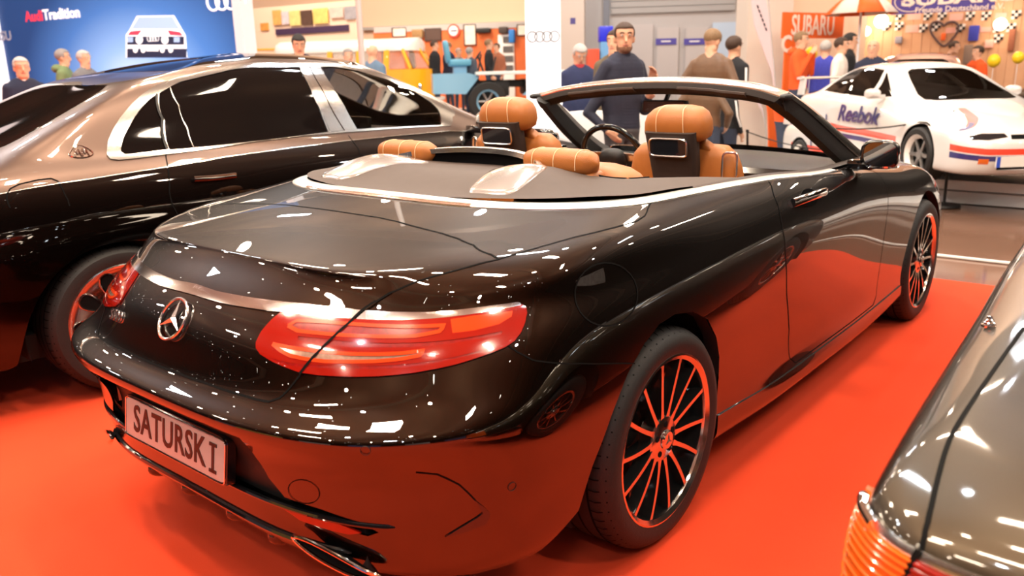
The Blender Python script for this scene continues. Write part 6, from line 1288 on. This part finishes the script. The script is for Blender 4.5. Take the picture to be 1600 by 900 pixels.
def back_wall():
    B = Pane(380, 34, 1000, 30); o = B.box('wall_peach', 300, -260, 900, 420, M_peach, 0, .3, None, z0=0.); o['kind'] = 'structure'
    o = B.box('trim_beam', 570, 38, 830, 43, M_greyw, .35, .25, None); o['kind'] = 'structure'
    # poster display
    Q = Pane(420, 26, 566, 24); r = hold('poster_stall', 'peach stall front with a dark slatted band under a row of posters', 'stall')
    Q.box('stall_panel', 405, 6, 566, 300, M_peach, -.02, .05, r, z0=0.); Q.box('stall_band', 432, 42, 546, 52, mat('band_purple', (.06, .03, .07), rough=.6), .04, .05, r)
    cols = [(.72, .35, .10), (.60, .50, .52), (.80, .55, .20), (.09, .045, .03), (.82, .52, .15), (.66, .48, .40), (.35, .32, .33)]; nm = ['orange', 'lilac grey', 'ochre', 'dark brown', 'yellow patterned', 'faded pink', 'grey']
    for k, (u0, v0, u1, v1) in enumerate(((427, 16, 440, 39), (441, 18, 452, 38), (453, 17, 470, 40), (471, 16, 488, 39), (490, 13, 513, 37), (516, 11, 537, 28), (539, 10, 557, 30))):
        p = Q.box('poster', u0, v0, u1, v1, mat('poster_%d' % k, cols[k], rough=.7, noise=.45, nscale=6), .08, .03); tag(p, '%s poster in the row above the yellow bus' % nm[k], 'poster', 'posters on the stall rail')
    p = Q.box('picture', 408, 36, 420, 48, mat('picture_orange', (.65, .28, .06), rough=.7, noise=.5, nscale=8), .05, .03); tag(p, 'small orange picture hanging left of the dark slatted band', 'picture')
    # flea-market wall with its goods
    G = Pane(590, 27, 826, 25.5); r = hold('market_stall', 'orange-backed stall wall hung with signs and pictures behind the tractor', 'stall'); G.box('stall_back', 592, 46, 824, 300, mat('stall_orange', (.62, .14, .04), rough=.8, noise=.25, nscale=2), 0, .05, r, z0=0.); G.box('stall_top', 585, 38, 824, 47, M_greyw, .02, .05, r)
    dk = mat('frame_dark', (.05, .035, .03), rough=.6); pap = mat('paper_white', (.72, .62, .55), rough=.7, noise=.3, nscale=7)
    def framed(u0, v0, u1, v1, m, label, th=.05):
        t = hold('framed_picture', label, 'picture'); G.box('picture_frame', u0, v0, u1, v1, dk, .06, th, t); G.box('picture_print', u0+1.5, v0+1.5, u1-1.5, v1-1.5, m, .06+th, .01, t)
    framed(613, 43, 635, 58, pap, 'small white picture in dark frame above the bus roof'); framed(725, 38, 744, 71, pap, 'tall white portrait picture hanging right of the round red sign'); framed(664, 44, 690, 64, mat('leather_brown', (.08, .045, .035), rough=.6, noise=.3), 'dark brown framed panel left of the round red sign')
    framed(808, 38, 824, 56, pap, 'pale framed picture next to the white totem')
    t = hold('round_sign', 'round white sign with red rim on the market wall', 'sign'); c = G.at(709, 48, .1)
    for rr, m, h in ((.20, M_wred, 0), (.15, M_stand_white, .02)):
        b = MB(); b.loft([[c+G.n*(h+q)+G.ex*rr*math.cos(a)+Vector((0, 0, rr*math.sin(a))) for a in np.linspace(0, 2*PI, 29)[:-1]] for q in (0, .02)]); b.build('sign_disc', m, t)
    b = G.box('sign_bar', 704, 47, 714, 49, M_wblue, .145, .006, t)
    for u0, v0, u1, v1, m, lb in ((646, 46, 663, 60, mat('basket', (.30, .18, .08), rough=.9, noise=.4), 'tan wicker bag hung on the orange stall wall'), (746, 44, 768, 52, M_black, 'black box on the stall shelf right of the portrait'), (781, 42, 795, 53, dk, 'dark case hung above the photo rack'), (797, 46, 806, 67, mat('blue_toy', (.02, .18, .55), rough=.5), 'bright blue cloth hanging by the photo rack')):
        b = G.box('hung_item', u0, v0, u1, v1, m, .06, .18, None, bev=.05); tag(b, lb, 'goods')
    t = hold('photo_rack', 'white rack of small photographs beside the white totem', 'rack'); G.box('rack_panel', 782, 54, 806, 300, M_stand_white, .05, .06, t, z0=0.)
    for k in range(4): G.box('photo', 786, 57+15*k, 802, 67+15*k, mat('photo_dark', (.10, .09, .09), rough=.6, noise=.6, nscale=12), .12, .01, t)
    # roof box on the bus line and lamp pole
    b = MB(); c = pos(566, 100, 9.6); b.lathe([(.034, 0), (.034, 4.5)], 16, axis='z'); o = b.build('lamp_pole', mat('pole_grey', (.55, .52, .50), rough=.4, metal=.3), None); o.location = (c.x, c.y, 0); bb = MB(); bb.lathe([(0, .03), (.18, .03), (.2, 0)], 24, axis='z'); bb.build('pole_foot', M_greyw, o); tag(o, 'slim grey pole standing in front of the yellow bus', 'pole')
    b = MB(); b.box((0, 0, 0), (.45, .4, .30), bev=.02); c = pos(520, 100, 18); o = b.build('white_carton', M_stand_white, None); o.location = (c.x, c.y, .15); 
    bpy.data.objects.remove(o)
    # hall end wall with doors
    E = Pane(870, 24, 1240, 23); o = E.box('wall_end', 850, -260, 1260, 420, M_greyw, 0, .3, None, z0=0.); o['kind'] = 'structure'
    sh = hold('roller_shutter', 'wide grey roller shutter above the double doors', 'shutter')
    for k in range(9): E.box('shutter_slat', 955, -70+10*k, 1148, -61+10*k, mat('shutter_grey', (.34, .32, .31), rough=.5), .32, .05, sh)
    for k, (u0, u1, v0) in enumerate(((985, 1018, 38), (1024, 1057, 43), (1068, 1102, 43))):
        d = E.box('door_%d' % (k+1), u0, v0, u1, 320, mat('door_grey', (.46, .42, .41), rough=.5), .31, .06, None, z0=0.02); d['kind'] = 'structure'
        if k: sgn = E.box('door_sign', u0+.5, 60, u1, 70, mat('sign_violet', (.07, .055, .30), rough=.5), .38, .012); tag(sgn, ['violet sign strip on the left grey door', 'violet sign strip on the right grey door'][k-1], 'sign'); q = E.box('sign_text_line', u0+9, 63.5, u1-9, 65.5, M_stand_white, .393, .004); q.parent = sgn; q.matrix_parent_inverse = sgn.matrix_basis.inverted()
    w = E.box('window_1', 1112, 35, 1150, 110, mat('pale_blue_pane', (.45, .55, .68), rough=.2), .31, .06, None); w['kind'] = 'structure'
    c = E.box('trim_column', 943, -260, 952, 330, mat('column_slate', (.16, .17, .20), rough=.6), .35, .2, None, z0=0.); c['kind'] = 'structure'
    c = E.box('trim_pier', 874, -260, 915, 330, mat('pier_beige', (.55, .46, .40), rough=.8, noise=.03), .8, .6, None, z0=0.); c['kind'] = 'structure'
    E2 = Pane(870, 17, 1240, 17); c = E2.box('trim_pillar', 1150, -260, 1216, 330, mat('pillar_cream', (.62, .54, .47), rough=.8, noise=.03), 0, .9, None, z0=0.); c['kind'] = 'structure'
    t = hold('blue_cabinet', 'bright blue box on a pale blue stand behind the smiling man', 'cabinet'); F = Pane(900, 14, 1000, 14); F.box('cabinet_box', 934, 42, 955, 66, mat('cabinet_blue', (.01, .02, .55), rough=.4), 0, .3, t, bev=.02); F.box('cabinet_stand', 935, 66, 954, 330, mat('cabinet_paleblue', (.12, .30, .55), rough=.5), 0, .3, t, z0=0.)
    o = F.box('red_cabinet', 915, 77, 933, 330, mat('cabinet_red', (.45, .05, .015), rough=.5, noise=.1), .1, .35, None, z0=0., bev=.01); tag(o, 'dark red upright cabinet beside the man in the striped jacket', 'cabinet')
    o = F.box('wall_notice', 891, 28, 899, 38, mat('notice_violet', (.06, .05, .2), rough=.5), -.3, .02); tag(o, 'small dark violet notice on the beige pier', 'notice')
    # beach flag
    P = Pane(1180, 9.6, 1230, 9.6); t = hold('beach_flag', 'slim pale pink feather flag with faint dark lettering beside the cream pillar', 'flag'); ol = [(1187, -120), (1174, -60), (1173, 0), (1178, 40), (1190, 72), (1204, 110), (1212, 150), (1207, 90), (1203, 40), (1197, 0), (1195, -60)]
    P.flat('flag_cloth', ol, mat('flag_pink', (.60, .47, .49), rough=.8, noise=.03), 0, t, .012); b = MB(); b.tube(cr([P.at(1212, 300, .01), P.at(1212, 150, .01), P.at(1205, 60, .01), P.at(1198, -30, .01), P.at(1187, -122, .01)], 5), .008, 8); b.build('flag_pole', M_greyw, t)
    for k in range(6): P.flat('flag_mark', [(1182+2.6*k, 8+7*k), (1184.5+2.6*k, 8+7*k), (1186+2.6*k, 13+7*k), (1183.5+2.6*k, 13+7*k)], M_pb2, .014, t, .003)
M_pb2 = mat('print_charcoal', (.06, .05, .06), rough=.6)
def rally_stand():
    M_wood = mat('pine_wall', (.66, .36, .20), rough=.75, noise=.12, nscale=3); M_or = mat('banner_orange', (.85, .13, .015), rough=.6); M_pk = mat('paper_pink', (.80, .42, .34), rough=.7)
    W_ = Pane(1290, 18.5, 1660, 16.0); t = hold('timber_wall', 'pale timber board wall of the rally club stand', 'wall')
    for k in range(24):
        u0 = 1300+15*k; W_.box('board', u0, -60, u0+14.6, 300, M_wood, 0 if k % 2 else .012, .04, t, z0=0.)
    hw = W_.box('wall_stand_header', 1225, -260, 1700, -30, M_peach, -.3, .2, None); hw['kind'] = 'structure'
    N = Pane(1222, 15.2, 1325, 16.2); t = hold('club_banner', 'orange upright banner reading SUBARU beside the feather flag', 'banner'); N.box('banner_cloth', 1221, 20, 1316, 60, M_or, 0, .03, t); N.box('banner_cloth', 1219, 60, 1234, 300, M_or, 0, .03, t, z0=0.05)
    N.text('banner_lettering', 'SUBARU', 1271, 41, .50, mat('letter_cream', (.85, .70, .60), rough=.6), .035, t, sx=.66, bold=.006); N.text('banner_lettering', 'C', 1229, 70, .40, MATS['letter_cream'], .035, t, bold=.015)
    N2 = Pane(1219, 16.6, 1330, 17.4); o = N2.box('wall_stand_side', 1219, -260, 1345, 420, M_peach, 0, .1, None, z0=0.); o['kind'] = 'structure'
    Z = Pane(1390, 16.2, 1560, 15.2); t = hold('club_banner', 'violet blue banner with star oval and the words SUBARU Freunde Deutschland', 'banner'); M_v = mat('banner_violet', (.07, .045, .26), rough=.6); M_vl = MATS['letter_cream']
    Z.box('banner_cloth', 1394, -24, 1556, 19, M_v, 0, .03, t); Z.text('banner_lettering', 'SUBARU', 1498, -3.5, .30, M_vl, .035, t, sx=1.75, bold=.01); Z.text('banner_lettering', 'Freunde Deutschland e.V.', 1498, 13, .135, M_vl, .035, t, sx=1.05, bold=.002)
    c = Z.at(1424, 1, .035); b = MB(); b.tube([c+Z.ex*.29*math.cos(a)+Vector((0, 0, .20*math.sin(a))) for a in np.linspace(0, 2*PI, 33)[:-1]], .010, 6, closed=True); b.build('oval_emblem', M_vl, t)
    for dx, dz, r in ((-.12, .0, .07), (.02, .06, .035), (.10, .03, .035), (.03, -.06, .035), (.11, -.05, .035), (-.02, -.10, .03)):
        b = MB(); q = c+Z.ex*dx+Vector((0, 0, dz)); b.add([q+Z.ex*(r*(1 if k % 2 == 0 else .25)*math.cos(PI/4*k))+Vector((0, 0, r*(1 if k % 2 == 0 else .25)*math.sin(PI/4*k)))+Z.n*.004 for k in range(8)], [tuple(range(8))]); b.build('emblem_star', M_vl, t, smooth=False)
    # checkered pennants, pink notices
    M_k = mat('check_black', (.015, .012, .012), rough=.7); M_kw = mat('check_white', (.8, .72, .65), rough=.7)
    for k, (u, v) in enumerate(((1406, 25), (1450, 25), (1472, 25), (1516, 25), (1541, 25), (1588, 23), (1386, 41), (1405, 41), (1443, 44), (1463, 42), (1501, 44), (1559, 44), (1580, 43), (1332, 36), (1348, 37), (1560, 60))):
        c = W_.at(u, v, .07); b = MB(); s_ = .055
        for i in range(3):
            for j in range(3-(1 if i == 2 else 0)):
                b.cm = (i+j) % 2; b.add([c+W_.ex*((j-1.5+di)*s_)+Vector((0, 0, (1.5-i-dj)*s_))+W_.n*h for h in (0, .006) for di, dj in ((0, 0), (1, 0), (1, 1), (0, 1))], [(0, 1, 2, 3), (4, 5, 6, 7), (0, 1, 5, 4), (1, 2, 6, 5), (2, 3, 7, 6), (3, 0, 4, 7)])
        o = b.build('checkered_pennant', [M_kw, M_k], None, smooth=False, fix=False); tag(o, 'small black and white checkered pennant on the timber wall', 'pennant', 'checkered pennants on the timber wall')
    for k, (u0, v0, u1, v1) in enumerate(((1418, 21, 1439, 31), (1484, 21, 1505, 32), (1415, 39, 1435, 51), (1532, 42, 1549, 50), (1555, 20, 1573, 29), (1478, 43, 1494, 52))):
        o = W_.box('pink_notice', u0, v0, u1, v1, M_pk, .05, .012); tag(o, 'pale pink paper notice pinned to the timber wall', 'notice', 'pink notices on the timber wall')
    b = MB(); hp = [W_.at(u, v, .09) for u, v in ((1475, 40), (1480, 36), (1489, 34), (1496, 38), (1497, 46), (1491, 57), (1475, 72), (1461, 60), (1454, 48), (1455, 38), (1462, 34), (1470, 36))]; b.tube(cr(hp, 4, True), .022, 8, closed=True); o = b.build('heart_wreath', mat('wreath_dark', (.09, .05, .05), rough=.8, noise=.4), None); tag(o, 'large dark heart-shaped wreath on the timber wall', 'wreath')
    for (u0, v0, u1, v1, m, lb) in ((1514, 40, 1530, 64, mat('cloth_royal', (.04, .05, .38), rough=.8, noise=.3), 'royal blue jersey hanging right of the heart wreath'), (1471, 52, 1478, 63, M_or, 'small orange card inside the heart wreath'), (1490, 64, 1496, 75, M_or, 'orange tin at the foot of the heart wreath'), (1399, 57, 1410, 68, mat('plaque_grey', (.28, .26, .30), rough=.6, noise=.4), 'small grey plaque left of the heart wreath'), (1539, 62, 1553, 75, MATS['paper_pink'], 'pink framed print right of the blue jersey'), (1506, 70, 1520, 100, mat('coat_taupe', (.25, .17, .13), rough=.9), 'taupe coat hanging behind the orange-clad helper'), (1576, 46, 1586, 80, mat('strap_brown', (.30, .10, .05), rough=.8, noise=.4), 'brown leather straps hanging at the far right')):
        o = W_.box('hung_item', u0, v0, u1, v1, m, .06, .07, None, bev=.02); tag(o, lb, 'goods')
    M_lamp = mat('lamp_glow', (1, .9, .75), emit=(1., .82, .6), estr=5.)
    for u, v, r, lb in ((1353, 49, .10, 'round glowing lamp below the red and white parasol'), (1377, 33, .14, 'large glowing globe lamp under the parasol rim'), (1563, 38, .12, 'bright glowing lamp right of the violet banner')):
        t = hold('globe_lamp', lb, 'lamp'); c = W_.at(u, v, r+.12); b = MB(); b.ball(c, r, 18, 12); b.build('lamp_globe', M_lamp, t); b = MB(); b.tube([c, c-W_.n*(r+.10)], .02, 8); b.build('lamp_arm', M_greyw, t)
        l = bpy.data.lights.new('lamp_light', 'POINT'); l.energy = 9; l.color = (1., .78, .55); l.shadow_soft_size = r; lo = bpy.data.objects.new('lamp_light', l); COL.objects.link(lo); lo.location = c-Vector((.0, 0, 0))+(Vector(CAM_POS)-c).normalized()*(r+.05); lo.parent = t
    for u, v, r, D, lb in ((1267, 84, .10, 13.2, 'yellow balloon between the orange hoodie and the blue vest'), (1591, 90, .10, 15.2, 'round yellow balloon at the right edge of the timber wall'), (1553, 95, .11, 15.0, 'yellow hard hat on the ledge behind the dark car')):
        c = pos(u, v, D); b = MB(); b.ball(c, (r, r, r*1.1), 16, 12); o = b.build('yellow_balloon', mat('balloon_yellow', (.9, .62, .02), rough=.3), None); s_ = MB(); s_.tube([c+Vector((0, 0, -r)), Vector((c.x, c.y, 0))], .006, 6); s_.build('balloon_stick', M_stand_white, o); tag(o, lb, 'balloon')
    # parasol
    t = hold('parasol', 'large red and white segmented parasol over the rally stand', 'parasol'); c = pos(1347, -2, 14.8); R_, hgt = .62, .44; M_pw2 = mat('parasol_white', (.78, .66, .58), rough=.8)
    for k in range(8):
        a0, a1 = 2*PI*k/8+.2, 2*PI*(k+1)/8+.2; b = MB(); rows = []
        for f in (0, .35, .7, 1.):
            rows.append([(c.x+R_*f*math.cos(a0+(a1-a0)*g), c.y+R_*f*math.sin(a0+(a1-a0)*g), c.z+.18-hgt*f**1.6+.0*g) for g in np.linspace(0, 1, 5)])
        b.loft(rows, cap=False, closed=False); o = b.build('parasol_segment', [M_or, M_pw2][k % 2], t); sm = o.modifiers.new('t', 'SOLIDIFY'); sm.thickness = .01
    b = MB(); b.tube([(c.x, c.y, 0), (c.x, c.y, c.z+.2)], .022, 10); b.build('parasol_pole', M_stand_white, t)
    # rope barrier posts
    for (x, y, z0, lb) in ((7.22, -.10, 0., 'black barrier post in front of the white racing coupe'), (7.15, 1.95, 0., 'thin dark barrier post seen through the windscreen')):
        t = MB(); t.lathe([(.014, .02), (.014, .92), (.02, .93), (.02, .96), (0, .965)], 14, axis='z'); o = t.build('barrier_post', M_black, None); o.location = (x, y, z0); f = MB(); f.lathe([(.016, .03), (.15, .022), (.16, 0), (0, 0)], 28, axis='z'); f.build('post_foot', M_black, o); tag(o, lb, 'barrier post')
    r = MB(); pts = [Vector((7.22, -.10, .93)).lerp(Vector((7.15, 1.95, .93)), q)+Vector((0, 0, -.7*q*(1-q))) for q in np.linspace(0, 1, 15)]; r.tube(pts, .008, 6); o = r.build('barrier_rope', M_black, None); tag(o, 'dark sagging rope between the two barrier posts', 'rope')
    b = MB(); b.box((0, 0, .62), (1.3, .5, .04), bev=.01); p_ = pos(1165, 180, 8.3); o = b.build('side_table', M_stand_white, None); o.location = (p_.x, p_.y, 0); o.rotation_euler = (0, 0, .6)
    for dx in (-.6, .6): 
        l = MB(); l.box((dx, 0, .30), (.04, .45, .60)); l.build('table_leg', M_stand_white, o, smooth=False)
    tag(o, 'low white table seen through the windscreen right of the headrest', 'table')
def crowd():
    G = hairm('grey', (.26, .24, .23)); Wh = hairm('white', (.42, .40, .38)); Bk = hairm('black', (.012, .010, .009)); Br = hairm('brown', (.045, .022, .012)); Bl = hairm('dark_blond', (.20, .12, .06))
    beard = mat('stubble', (.16, .075, .045), rough=.8, noise=.2); cn = cloth('navy', (.013, .017, .042)); blk = cloth('black', (.010, .010, .012)); brn = mat('brown_leather_jacket', (.115, .058, .028), rough=.5, noise=.25, nscale=14, bump=.4, bscale=40)
    def put(u, vtop, D, H=None, z0=0., face=0., **k):
        c = pos(u, vtop, D); g = z0 or (.14 if 2.9 < c.x < 8.5 and c.y > 6.6 else .34 if 9 < c.x < 22 and c.y > 10.3 else 0.)
        return person((c.x, c.y), toward_camera(c)+face, H=c.z-.03-g, z0=g, **k)
    # the man behind the windscreen, looking at the car
    put(974, 31, 7.2, 1.86, face=.75, top=cloth('navy_zip', (.018, .020, .040)), legs=cloth('grey_jeans', (.055, .05, .055)), hair=Br, beard=beard, vox=.009, head_turn=-.6, collar=cloth('navy_zip', (.018, .020, .040)), label='bearded man in a dark zipped top, hand in trouser pocket, behind the windscreen',
        arms={'r': ((-.10, -.30, 1.14), (.06, -.235, .97)), 'l': ((.02, .27, 1.16), (.17, .17, 1.30))})
    put(905, 66, 9.8, 1.72, face=.3, top=cloth('navy_red', (.02, .028, .08)), hair=Wh, head_tilt=.5, stripe=M_stand_white, label='white-haired person in navy jacket with pale stripes, head bent down', collar=cloth('red_trim', (.5, .05, .06)))
    put(962, 43, 8.8, 1.82, face=-.4, top=cloth('olive', (.10, .075, .045)), hair=Br, label='person half hidden behind the bearded man', z0=0.)
    put(1113, 42, 9.0, 1.84, face=PI-.35, top=brn, legs=cloth('jeans', (.03, .04, .08)), hair=Bl, head_tilt=.35, head_turn=-.3, vox=.012, label='man in brown leather jacket seen from behind', arms={'l': ((-.06, .33, 1.15), (.10, .22, .98)), 'r': ((-.06, -.31, 1.15), (.12, -.22, .98))})
    put(1147, 53, 9.6, 1.80, face=PI*.75, top=blk, hair=Br, stripe=M_stand_white, label='person in black jacket with white sleeve stripe, seen from behind')
    put(1252, 47, 13.0, 1.82, face=1.25, top=cloth('orange', (.70, .085, .012)), hair=Bl, hood=cloth('orange', (.70, .085, .012)), label='man in bright orange hooded jacket raising a hand to his face', arms={'l': ((.10, .24, 1.18), (.17, .08, 1.46)), 'r': ((.08, -.25, 1.16), (.18, -.08, 1.44))})
    put(1291, 61, 13.6, 1.72, face=PI-.2, top=cloth('royal', (.03, .03, .20)), hair=Wh, label='grey-haired person in royal blue vest seen from behind')
    put(1315, 56, 12.8, 1.76, face=1.4, top=cloth('cream', (.75, .66, .60)), hair=Br, label='man in cream sweater in profile')
    put(1329, 49, 13.6, 1.82, face=1.5, top=blk, hair=Bk, label='dark-haired man in black behind the cream sweater')
    put(1366, 59, 11.9, 1.74, face=-.2, top=cn, hair=Br, bald=True, label='bald man in dark navy jacket with a small red badge')
    put(1464, 63, 16.9, 1.74, face=1.2, top=blk, hair=Br, lean=.5, label='person in black leaning over behind the white coupe', arms={'l': ((.25, .25, 1.20), (.45, .12, 1.10)), 'r': ((.25, -.25, 1.20), (.45, -.12, 1.10))})
    put(1530, 69, 14.2, 1.72, face=-.9, top=cloth('orange', (.70, .085, .012)), hair=Br, label='helper in orange jacket in front of the taupe coat')
    put(30, 86, 9.6, 1.66, face=.15, top=cn, hair=Wh, collar=M_stand_white, label='white-haired man in dark blazer and open white shirt at far left', vox=.011)
    put(95, 74, 12.0, 1.72, face=1.35, top=cloth('green', (.16, .22, .10)), hood=cloth('green', (.16, .22, .10)), hair=G, label='grey-haired man in pale green hooded jacket in profile')
    put(128, 76, 11.6, 1.71, face=.8, top=cloth('grey', (.15, .15, .16)), hair=Wh, label='white-haired person next to the green hooded jacket')
    put(465, 51, 11.0, 1.86, face=.1, top=cloth('plum', (.035, .02, .035)), hair=Bk, head_tilt=.35, label='dark-haired man looking down beyond the limousine roof')
    put(580, 67, 12.8, 1.78, face=PI*.8, top=cloth('denim', (.10, .17, .26)), hair=G, bald=True, label='man in pale denim jacket beside the grey pole')
    put(543, 74, 13.6, 1.70, face=.2, top=cloth('white_shirt', (.6, .6, .62)), hair=G, label='person in white shirt in front of the bus windows')
    for u, v, D, fc, tp, hr, lb in ((678, 62, 21, 1.2, blk, Br, 'dark-clad visitor right behind the bus nose'), (700, 64, 22, -1.0, cn, Bl, 'visitor in navy between the bus and the tractor seat'), (716, 74, 22.5, .5, cloth('grey', (.15, .15, .16)), G, 'grey-clad visitor behind the tractor seat'), (763, 60, 21, 1.5, blk, Bl, 'tall visitor in black sweater behind the tractor bed'), (733, 72, 18.6, 2.4, cloth('slate', (.05, .06, .08)), G, 'visitor in slate jacket leaning over the tractor'), (776, 66, 22.5, -.6, cloth('rust', (.30, .10, .05)), Br, 'visitor in rust jacket by the photo rack')):
        put(u, v, D, 1.80, face=fc, top=tp, hair=hr, vox=.02, label=lb, group='visitors around the tractor')
setting()
build_convertible()
build_limousine()
build_roadster()
fw_ = Vector((7.43, .21, 0)); rw_ = Vector((9.46, 2.20, 0)); h_ = math.atan2(fw_.y-rw_.y, fw_.x-rw_.x)
n_ = Vector((math.sin(h_), -math.cos(h_), 0))                     # towards the coupe's own right side
rc_ = build_racer((9.248, 1.293, .247), math.radians(224.76)); rc_.scale = (.875, .875, .875)
q_ = pos(1700, 100, 14.2); build_back_car((q_.x, q_.y, 0), h_+.0, mat('dark_graphite_paint', (.02, .018, .018), rough=.25, metal=.3, coat=1.), 'dark graphite car behind the white coupe at the right edge')
q_ = pos(1438, 100, 15.2); cc_ = build_back_car((q_.x, q_.y, 0), PI+.24, mat('copper_brown_paint', (.26, .13, .10), rough=.3, metal=.4, coat=1.), 'copper brown car whose roof shows above the white coupe'); cc_.scale = (.95, 1., 1.15)
q_ = pos(556, 100, 21.5); build_bus((q_.x, q_.y, .34), CAM_YAW-PI/2-.28)
q_ = pos(766, 100, 19.); build_tractor((q_.x, q_.y, .34), CAM_YAW-PI/2+.12)
audi_wall(); back_wall(); rally_stand(); crowd()
